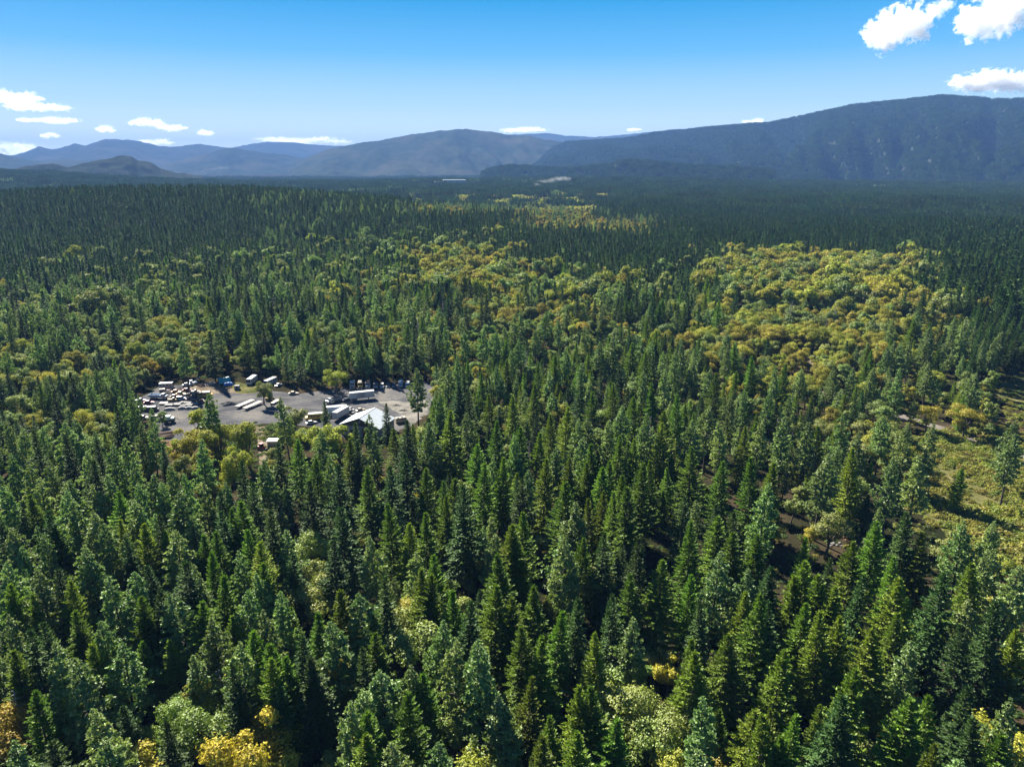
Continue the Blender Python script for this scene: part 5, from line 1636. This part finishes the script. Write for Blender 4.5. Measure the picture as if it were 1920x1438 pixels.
# ================================================================== CLOUDS AND SMOKE
def cloud_mat(name, spheres, rx, size, dens, amp=1.0, aniso=0.35, col=(0.99, 0.99, 0.99), sq=1.0, edge=3.0):
    """vapour: thick inside a cluster of balls, fraying out in billows at the rim"""
    m, N, L = new_mat(name)
    tc = N.new('ShaderNodeTexCoord')
    mp = N.new('ShaderNodeVectorMath')
    mp.operation = 'MULTIPLY'
    mp.inputs[1].default_value = (1.0 / sq, 1.0, 1.0)
    L.new(tc.outputs['Object'], mp.inputs[0])
    p = mp.outputs[0]
    f = None
    for c, r in spheres:
        d = N.new('ShaderNodeVectorMath')
        d.operation = 'DISTANCE'
        L.new(p, d.inputs[0])
        d.inputs[1].default_value = c
        v = math_node(N, L, 'SUBTRACT', 1.0, math_node(N, L, 'DIVIDE', d.outputs['Value'], r))
        f = v if f is None else math_node(N, L, 'MAXIMUM', f, v)
    pn = N.new('ShaderNodeVectorMath')
    pn.operation = 'MULTIPLY'
    pn.inputs[1].default_value = (1.0 / sq ** 0.5, 1.0, 1.0)
    L.new(tc.outputs['Object'], pn.inputs[0])
    n = noise_node(N, L, pn.outputs[0], 5.0 / size, 9, 0.70)
    v = math_node(N, L, 'ADD', math_node(N, L, 'SUBTRACT', math_node(N, L, 'MULTIPLY', f, 1.5), 0.52), math_node(N, L, 'MULTIPLY', math_node(N, L, 'SUBTRACT', n, 0.5), amp * 6.0))
    k = N.new('ShaderNodeClamp')
    L.new(math_node(N, L, 'MULTIPLY', v, edge), k.inputs[0])
    pv = N.new('ShaderNodeVolumePrincipled')
    pv.inputs['Color'].default_value = (*col, 1)
    pv.inputs['Anisotropy'].default_value = aniso
    L.new(math_node(N, L, 'MULTIPLY', k.outputs[0], dens), pv.inputs['Density'])
    o = N.new('ShaderNodeOutputMaterial')
    L.new(pv.outputs[0], o.inputs['Volume'])
    m.cycles.volume_step_rate = 0.22
    return m


def hull(spheres, grow=1.12, sq=1.0):
    bm = bmesh.new()
    for c, r in spheres:
        bmesh.ops.create_icosphere(bm, subdivisions=2, radius=r * grow, matrix=Matrix.Translation(c))
    for v in bm.verts: v.co.x *= sq
    h = bmesh.ops.convex_hull(bm, input=bm.verts[:])
    bmesh.ops.delete(bm, geom=[g for g in h['geom_interior'] if isinstance(g, bmesh.types.BMVert)], context='VERTS')
    me = bpy.data.meshes.new('cloud')
    bm.to_mesh(me)
    bm.free()
    return me


def cloud(label, px, py, w, h, D, seed, group=None, dens=7.0, amp=1.0, puffs=6, edge=3.0):
    """cloud seen at pixel (px, py), w x h pixels, D metres away; built at its true size"""
    d = ray(px, py)
    d = d / np.linalg.norm(d[:2])
    c = CP + d * D
    W, Hh = 0.88 * w / FOC * D, 0.86 * h / FOC * D
    r = np.random.default_rng(seed)
    sq = max(1.0, W / Hh / 1.7)
    w1 = W / sq
    sp = []
    for i in range(puffs):
        u = (i + 0.5) / puffs * 2 - 1
        k = math.sqrt(max(0.15, 1 - u * u))
        rr = Hh * r.uniform(0.34, 0.56) * (0.5 + 0.5 * k)
        z = Hh * r.uniform(-0.22, 0.20) * k - Hh * 0.05
        sp.append(((u * w1 * 0.37, r.uniform(-0.3, 0.3) * Hh, z), max(rr, w1 / puffs * 0.55)))
    me = hull(sp, 1.12, sq)
    o = link('cloud', me, None, c, math.atan2(d[1], d[0]) - math.pi / 2)
    me.materials.append(cloud_mat('cloud_vapour', sp, seed, Hh, dens / Hh, amp, sq=sq, edge=edge))
    return tag(o, label, 'cloud', group)


cloud('large white puffy cloud near the upper right', 1680, 50, 112, 82, 9000, 2, puffs=7)
cloud('white cloud at the top right cut by the frame edge', 1856, 18, 92, 82, 9200, 3, puffs=7)
cloud('thin torn wisp between the two big upper right clouds', 1764, 12, 46, 34, 9100, 4, None, 1.6, 0.75, 6)
cloud('flat grey based cloud at the right edge above the mountain', 1868, 151, 140, 36, 11000, 5, puffs=9)
FARC = 'small flat clouds low on the left'
for i, (px, py, w, h, lab) in enumerate([
        (16, 180, 92, 28, 'highest of the small left clouds, cut by the left edge'), (74, 199, 96, 18, 'long flat cloud just under the highest left one'), (100, 226, 84, 13, 'flat cloud in the third row on the left'),
        (46, 225, 28, 9, 'tiny cloud left of the third row cloud'), (196, 243, 36, 13, 'small lone cloud above the rounded left hills'), (92, 254, 32, 10, 'small low cloud above the far left ridge'),
        (272, 230, 66, 18, 'broader small cloud above the left range, upper of two touching'), (322, 238, 62, 13, 'flat small cloud touching the broader one on its right'), (385, 249, 32, 12, 'lone small cloud right of the left range top'),
        (292, 266, 66, 16, 'low cloud peeping from behind the left range'), (26, 276, 96, 34, 'white cloud bank sitting on the horizon at the left edge')]):
    cloud(lab, px, py, w, h, 36000, 30 + i, FARC, 3.5, 1.15, 5, 1.6)
for i, (px, py, w, h, lab) in enumerate([(575, 263, 190, 16, 'long white cloud bank behind the flat topped range'), (986, 244, 104, 13, 'flat white cloud behind the right shoulder of the central mountain'),
                                         (1413, 228, 48, 11, 'small white cloud just above the left slope of the right mountain'), (1188, 243, 34, 7, 'tiny thin cloud above the saddle ridge')]):
    cloud(lab, px, py, w, h, 36000, 50 + i, 'low clouds along the skyline', 3.5, 1.15, 5, 1.6)


def smoke(label, px, py, w, h, D, seed, dens):
    d = ray(px, py)
    d = d / np.linalg.norm(d[:2])
    c = CP + d * D
    W, Hh = w / FOC * D, h / FOC * D
    sq = W / Hh / 1.1
    w1 = W / sq
    sp = [((-w1 * 0.42, 0, -Hh * 0.34), Hh * 0.20), ((-w1 * 0.24, 0, -Hh * 0.10), Hh * 0.28), ((0, 0, Hh * 0.0), Hh * 0.33), ((w1 * 0.22, 0, Hh * 0.12), Hh * 0.36), ((w1 * 0.40, 0, Hh * 0.10), Hh * 0.32)]
    me = hull(sp, 1.12, sq)
    o = link('smoke', me, None, c, math.atan2(d[1], d[0]) - math.pi / 2)
    me.materials.append(cloud_mat('smoke', sp, seed, Hh * 1.5, dens / Hh, 0.45, 0.2, (0.95, 0.97, 1.0), sq, 1.0))
    return tag(o, label, 'smoke', kind='stuff')


smoke('thin white smoke drifting over the far treeline', 1034, 338, 62, 22, 2250, 3, 0.8)
smoke('faint wisp of smoke in the valley before the left mountain', 402, 317, 44, 11, 3800, 4, 0.22)
# ================================================================== LABELS for the trees: each says how it looks and what it stands beside
KINDW = {'F': 'dark fir', 'G': 'bright green fir', 'P': 'pale pine', 'O': 'green oak', 'Y': 'yellow green oak', 'A': 'amber oak', 'S': 'dead grey snag'}
# landmark trees, by the pixel of their top: full label, short name
MARK = {
    (442, 1338): ('broad amber oak at the bottom edge, biggest golden crown in the front forest', 'big amber oak at the bottom edge'),
    (28, 1326): ('amber oak in the bottom left corner under dark firs', 'amber oak in the bottom corner'),
    (363, 1328): ('large round green oak just left of the big amber oak', 'large round green oak at the bottom'),
    (268, 1396): ('low yellow oak cut by the bottom edge between two pines', 'low yellow oak at the bottom edge'),
    (488, 1345): ('golden oak joined to the right side of the big amber oak', 'golden oak beside the big amber one'),
    (655, 1390): ('bushy yellow oak cut by the bottom edge left of centre', 'bushy yellow oak at the bottom edge'),
    (630, 1226): ('yellow speckled oak low between dark firs left of the clay slope', 'yellow speckled oak left of the clay slope'),
    (767, 1132): ('small bright yellow oak crown behind the clay slope', 'small yellow oak behind the clay slope'),
    (800, 1180): ('dense round green oak right of the clay slope', 'round green oak right of the clay slope'),
    (855, 1350): ('pale green oak low in a dark gap near bottom centre', 'pale oak in the bottom centre gap'),
    (965, 1206): ('small brilliant yellow oak alone between green firs in the middle foreground', 'brilliant yellow oak in the centre'),
    (1253, 1232): ('golden yellow oak in the dark hollow below the tall lone fir', 'golden oak in the dark hollow'),
    (1237, 1053): ('tall lone bright green fir standing clear in the dark hollow', 'tall lone fir of the dark hollow'),
    (1345, 1030): ('tall open olive pine right of the dark hollow', 'tall olive pine right of the hollow'),
    (1352, 1410): ('small amber oak at the bottom edge right of centre', 'small amber oak right of bottom centre'),
    (1250, 1318): ('full pale green oak below the golden oak of the hollow', 'full pale oak below the hollow'),
    (1710, 1308): ('big yellowish green fir at the bottom right, lit along its left side', 'big lit fir at the bottom right'),
    (1773, 1073): ('dark broad fir standing over reddish bare ground on the right', 'dark fir over the red ground'),
    (1872, 1130): ('large dark bushy fir near the right edge', 'large bushy fir by the right edge'),
    (1912, 1370): ('yellow oak cut by the right edge near the bottom corner', 'yellow oak at the lower right edge'),
    (1525, 981): ('small pointed amber tree beside the red clay track', 'small amber tree by the clay track'),
    (1455, 972): ('small yellow green oak left of the amber tree by the clay track', 'small yellow oak left of the track'),
    (1548, 850): ('grey green tall pine just behind the red clay track', 'grey pine behind the clay track'),
    (1680, 856): ('tall pale pine with bare dark trunk at the left of the brush field', 'tall bare trunked pine by the brush'),
    (1730, 852): ('tall yellowish pine at the near edge of the brush field', 'yellowish pine at the brush edge'),
    (1743, 793): ('olive brown tall pine at the back of the brush field', 'olive brown pine behind the brush'),
    (1803, 876): ('short bushy fir alone in the middle of the brush field', 'bushy fir alone in the brush'),
    (1830, 698): ('tall thin dark trunked pine standing over the far side of the brush', 'tall thin pine over the brush'),
    (1863, 976): ('thin pale pine with dark trunk at the near right of the brush', 'thin pine right of the brush'),
    (1773, 992): ('round yellow green oak in front of the brush field', 'round oak in front of the brush'),
    (583, 1003): ('big round pale oak in the shade below the shop', 'big round oak below the shop'),
    (640, 953): ('perfect dark cone shaped fir right of the big round oak below the shop', 'cone shaped fir below the shop'),
    (640, 1101): ('large green cone fir standing before a black gap left of centre', 'large green cone fir left of centre'),
    (705, 1000): ('tall whitish green pine standing out against black shade', 'tall whitish pine left of centre'),
    (868, 908): ('tall dark fir with flared base in the middle of the forest', 'tall flared fir in mid forest'),
    (760, 850): ('large dark fir in front of the shop to its right', 'large dark fir before the shop'),
    (695, 776): ('tall slim pine with long bare trunk in front of the shop roof', 'slim pine before the shop roof'),
    (780, 690): ('tall open pine alone at the right end of the gravel yard', 'tall pine right of the yard'),
    (532, 745): ('tall pine in front of the yard beside the white shed', 'tall pine before the yard'),
    (490, 712): ('lone dark oak with clear trunk inside the gravel yard', 'lone oak inside the yard'),
    (608, 752): ('small dark fir in front of the white box trailers', 'small fir before the box trailers'),
    (548, 757): ('bright green oak between the yard pine and yellow bus', 'bright oak left of the bus'),
    (385, 765): ('large yellow green oak at the front edge of the yard', 'large yellow oak before the yard'),
    (458, 788): ('large golden oak at the front edge of the yard near the drive', 'golden oak beside the drive'),
    (605, 795): ('yellow oak just left of the shop gable', 'yellow oak left of the shop'),
    (340, 628): ('tall dark pointed pine at the back left of the yard', 'tall pointed pine behind the yard'),
    (405, 613): ('tall broad pine directly behind the teal tent', 'tall broad pine behind the tent'),
    (630, 693): ('yellow oak behind the yard left of the road tractors', 'yellow oak behind the yard'),
    (1056, 873): ('whitish dead tree among green firs right of centre', 'whitish dead tree right of centre'),
    (413, 1253): ('grey leafless snag behind the big amber oak', 'grey snag behind the amber oak'),
    (20, 1296): ('grey leafless snag near the bottom left corner', 'grey snag in the bottom corner'),
    (1433, 906): ('broad pale olive pine right of the middle', 'broad olive pine right of the middle'),
    (1300, 840): ('large shapely green fir right of the middle of the forest', 'shapely fir right of the middle'),
    (1180, 915): ('tight clump topped tall green fir in the centre of the forest', 'tall green fir of the centre'),
    (1145, 631): ('tall green pine rising in front of the dark oaks of the middle distance', 'tall pine before the middle oaks'),
    (1130, 573): ('slim grey pine standing up from the oaks of the middle distance', 'slim grey pine in the middle oaks'),
    (198, 980): ('tall pale pine with dark lower crown in the left forest', 'tall two toned pine on the left'),
    (345, 1055): ('slim upright dark green fir in the left forest', 'slim upright fir on the left'),
    (273, 1118): ('yellowish pine with grey dead lower branches on the left', 'yellowish half dead pine on the left'),
    (105, 1210): ('very large pale pine low in the left foreground', 'very large pale pine on the left'),
    (144, 1023): ('pale bushy pine in the left forest', 'pale bushy pine on the left'),
    (15, 910): ('pale pine at the left edge of the forest', 'pale pine at the left edge'),
}
lm = []
for t in OWN:
    if t['top']:
        m = MARK.get((int(t['top'][0]), int(t['top'][1])))
        if m:
            t['label'] = m[0]
            lm.append((m[1], t['px'], t['py'] + 0.25 * (t['by'] - t['py']), t['y'], t))
for nm, px, py in [('refrigerated trailer', 680, 745), ('teal tarp tent', 420, 712), ('metal shop', 690, 790), ('log pile', 308, 815), ('white motorhome', 472, 716), ('white shed', 515, 832),
                   ('red clay track', 1580, 1010), ('clay slope at the front', 725, 1280), ('red ground on the right', 1790, 1230), ('grove clearing', 1512, 682), ('junk vehicles', 345, 745), ('back row of trucks', 690, 726), ('lumber pile', 394, 722), ('old camper', 312, 722), ('excavator', 819, 716), ('tall white van', 752, 722), ('rail fence', 1900, 715), ('white trailer in the oaks', 1788, 660), ('pair of flatbed trailers', 466, 760), ('yellow bus', 590, 782)]:
    q = at(px, py)
    lm.append((nm, px, py - 30, q[1], None))


def size_word(t):
    r_ = t['s'] / 1.0
    if t['k'] in 'FGP': return 'tall ' if r_ > 1.04 else ('short ' if r_ < 0.58 else '')
    return 'large ' if r_ > 1.15 else ('small ' if r_ < 0.68 else '')


ORD = ['nearest', 'second', 'third', 'fourth', 'fifth', 'sixth', 'seventh', 'eighth', 'ninth', 'tenth', 'eleventh', 'twelfth', 'thirteenth', 'fourteenth', 'fifteenth', 'sixteenth', 'seventeenth', 'eighteenth']
cands = []
for li, (nm, lx, ly, lY, lt) in enumerate(lm):
    sect = {}
    for t in OWN:
        if t is lt: continue
        cx, cyy = t['px'], t['py'] + 0.25 * (t['by'] - t['py'])
        dx, dy = cx - lx, (cyy - ly)
        dd = math.hypot(dx, dy)
        if dd > 900: continue
        if abs(dx) > abs(dy) * 1.0: rel = 'left of' if dx < 0 else 'right of'
        else: rel = 'in front of' if dy > 0 else 'behind'
        sect.setdefault((t['k'], rel), []).append((dd, t))
    for (k, rel), lst in sect.items():
        lst.sort(key=lambda q: q[0])
        for i, (dd, t) in enumerate(lst[:18]):
            cands.append((dd * (1 + 0.55 * i), i, rel, nm, t))
cands.sort(key=lambda q: q[0])
for cst, i, rel, nm, t in cands:
    if 'label' in t: continue
    o_ = ORD[i] + (' ' if i == 0 else ' nearest ')
    lb = '%s%s, %s%s the %s' % (size_word(t), KINDW[t['k']], o_, rel, nm)
    if len(lb.split()) > 16: lb = '%s, %s%s the %s' % (KINDW[t['k']], o_, rel, nm)
    if len(lb.split()) > 16: continue
    t['label'] = lb
left_over = [t for t in OWN if 'label' not in t]
for t in left_over:
    nm = min(lm, key=lambda l: math.hypot(l[1] - t['px'], l[2] - t['py']))[0]
    t['label'] = '%s in the crowd farther out from the %s' % (KINDW[t['k']], ' '.join(nm.split()[:6]))
for t in OWN:
    tag(t['ob'], t['label'], CATG[t['k']], GROUP[t['k']] + (' around the yard and in the front forest'))
print('LABELS', len(OWN), 'left over', len(left_over))
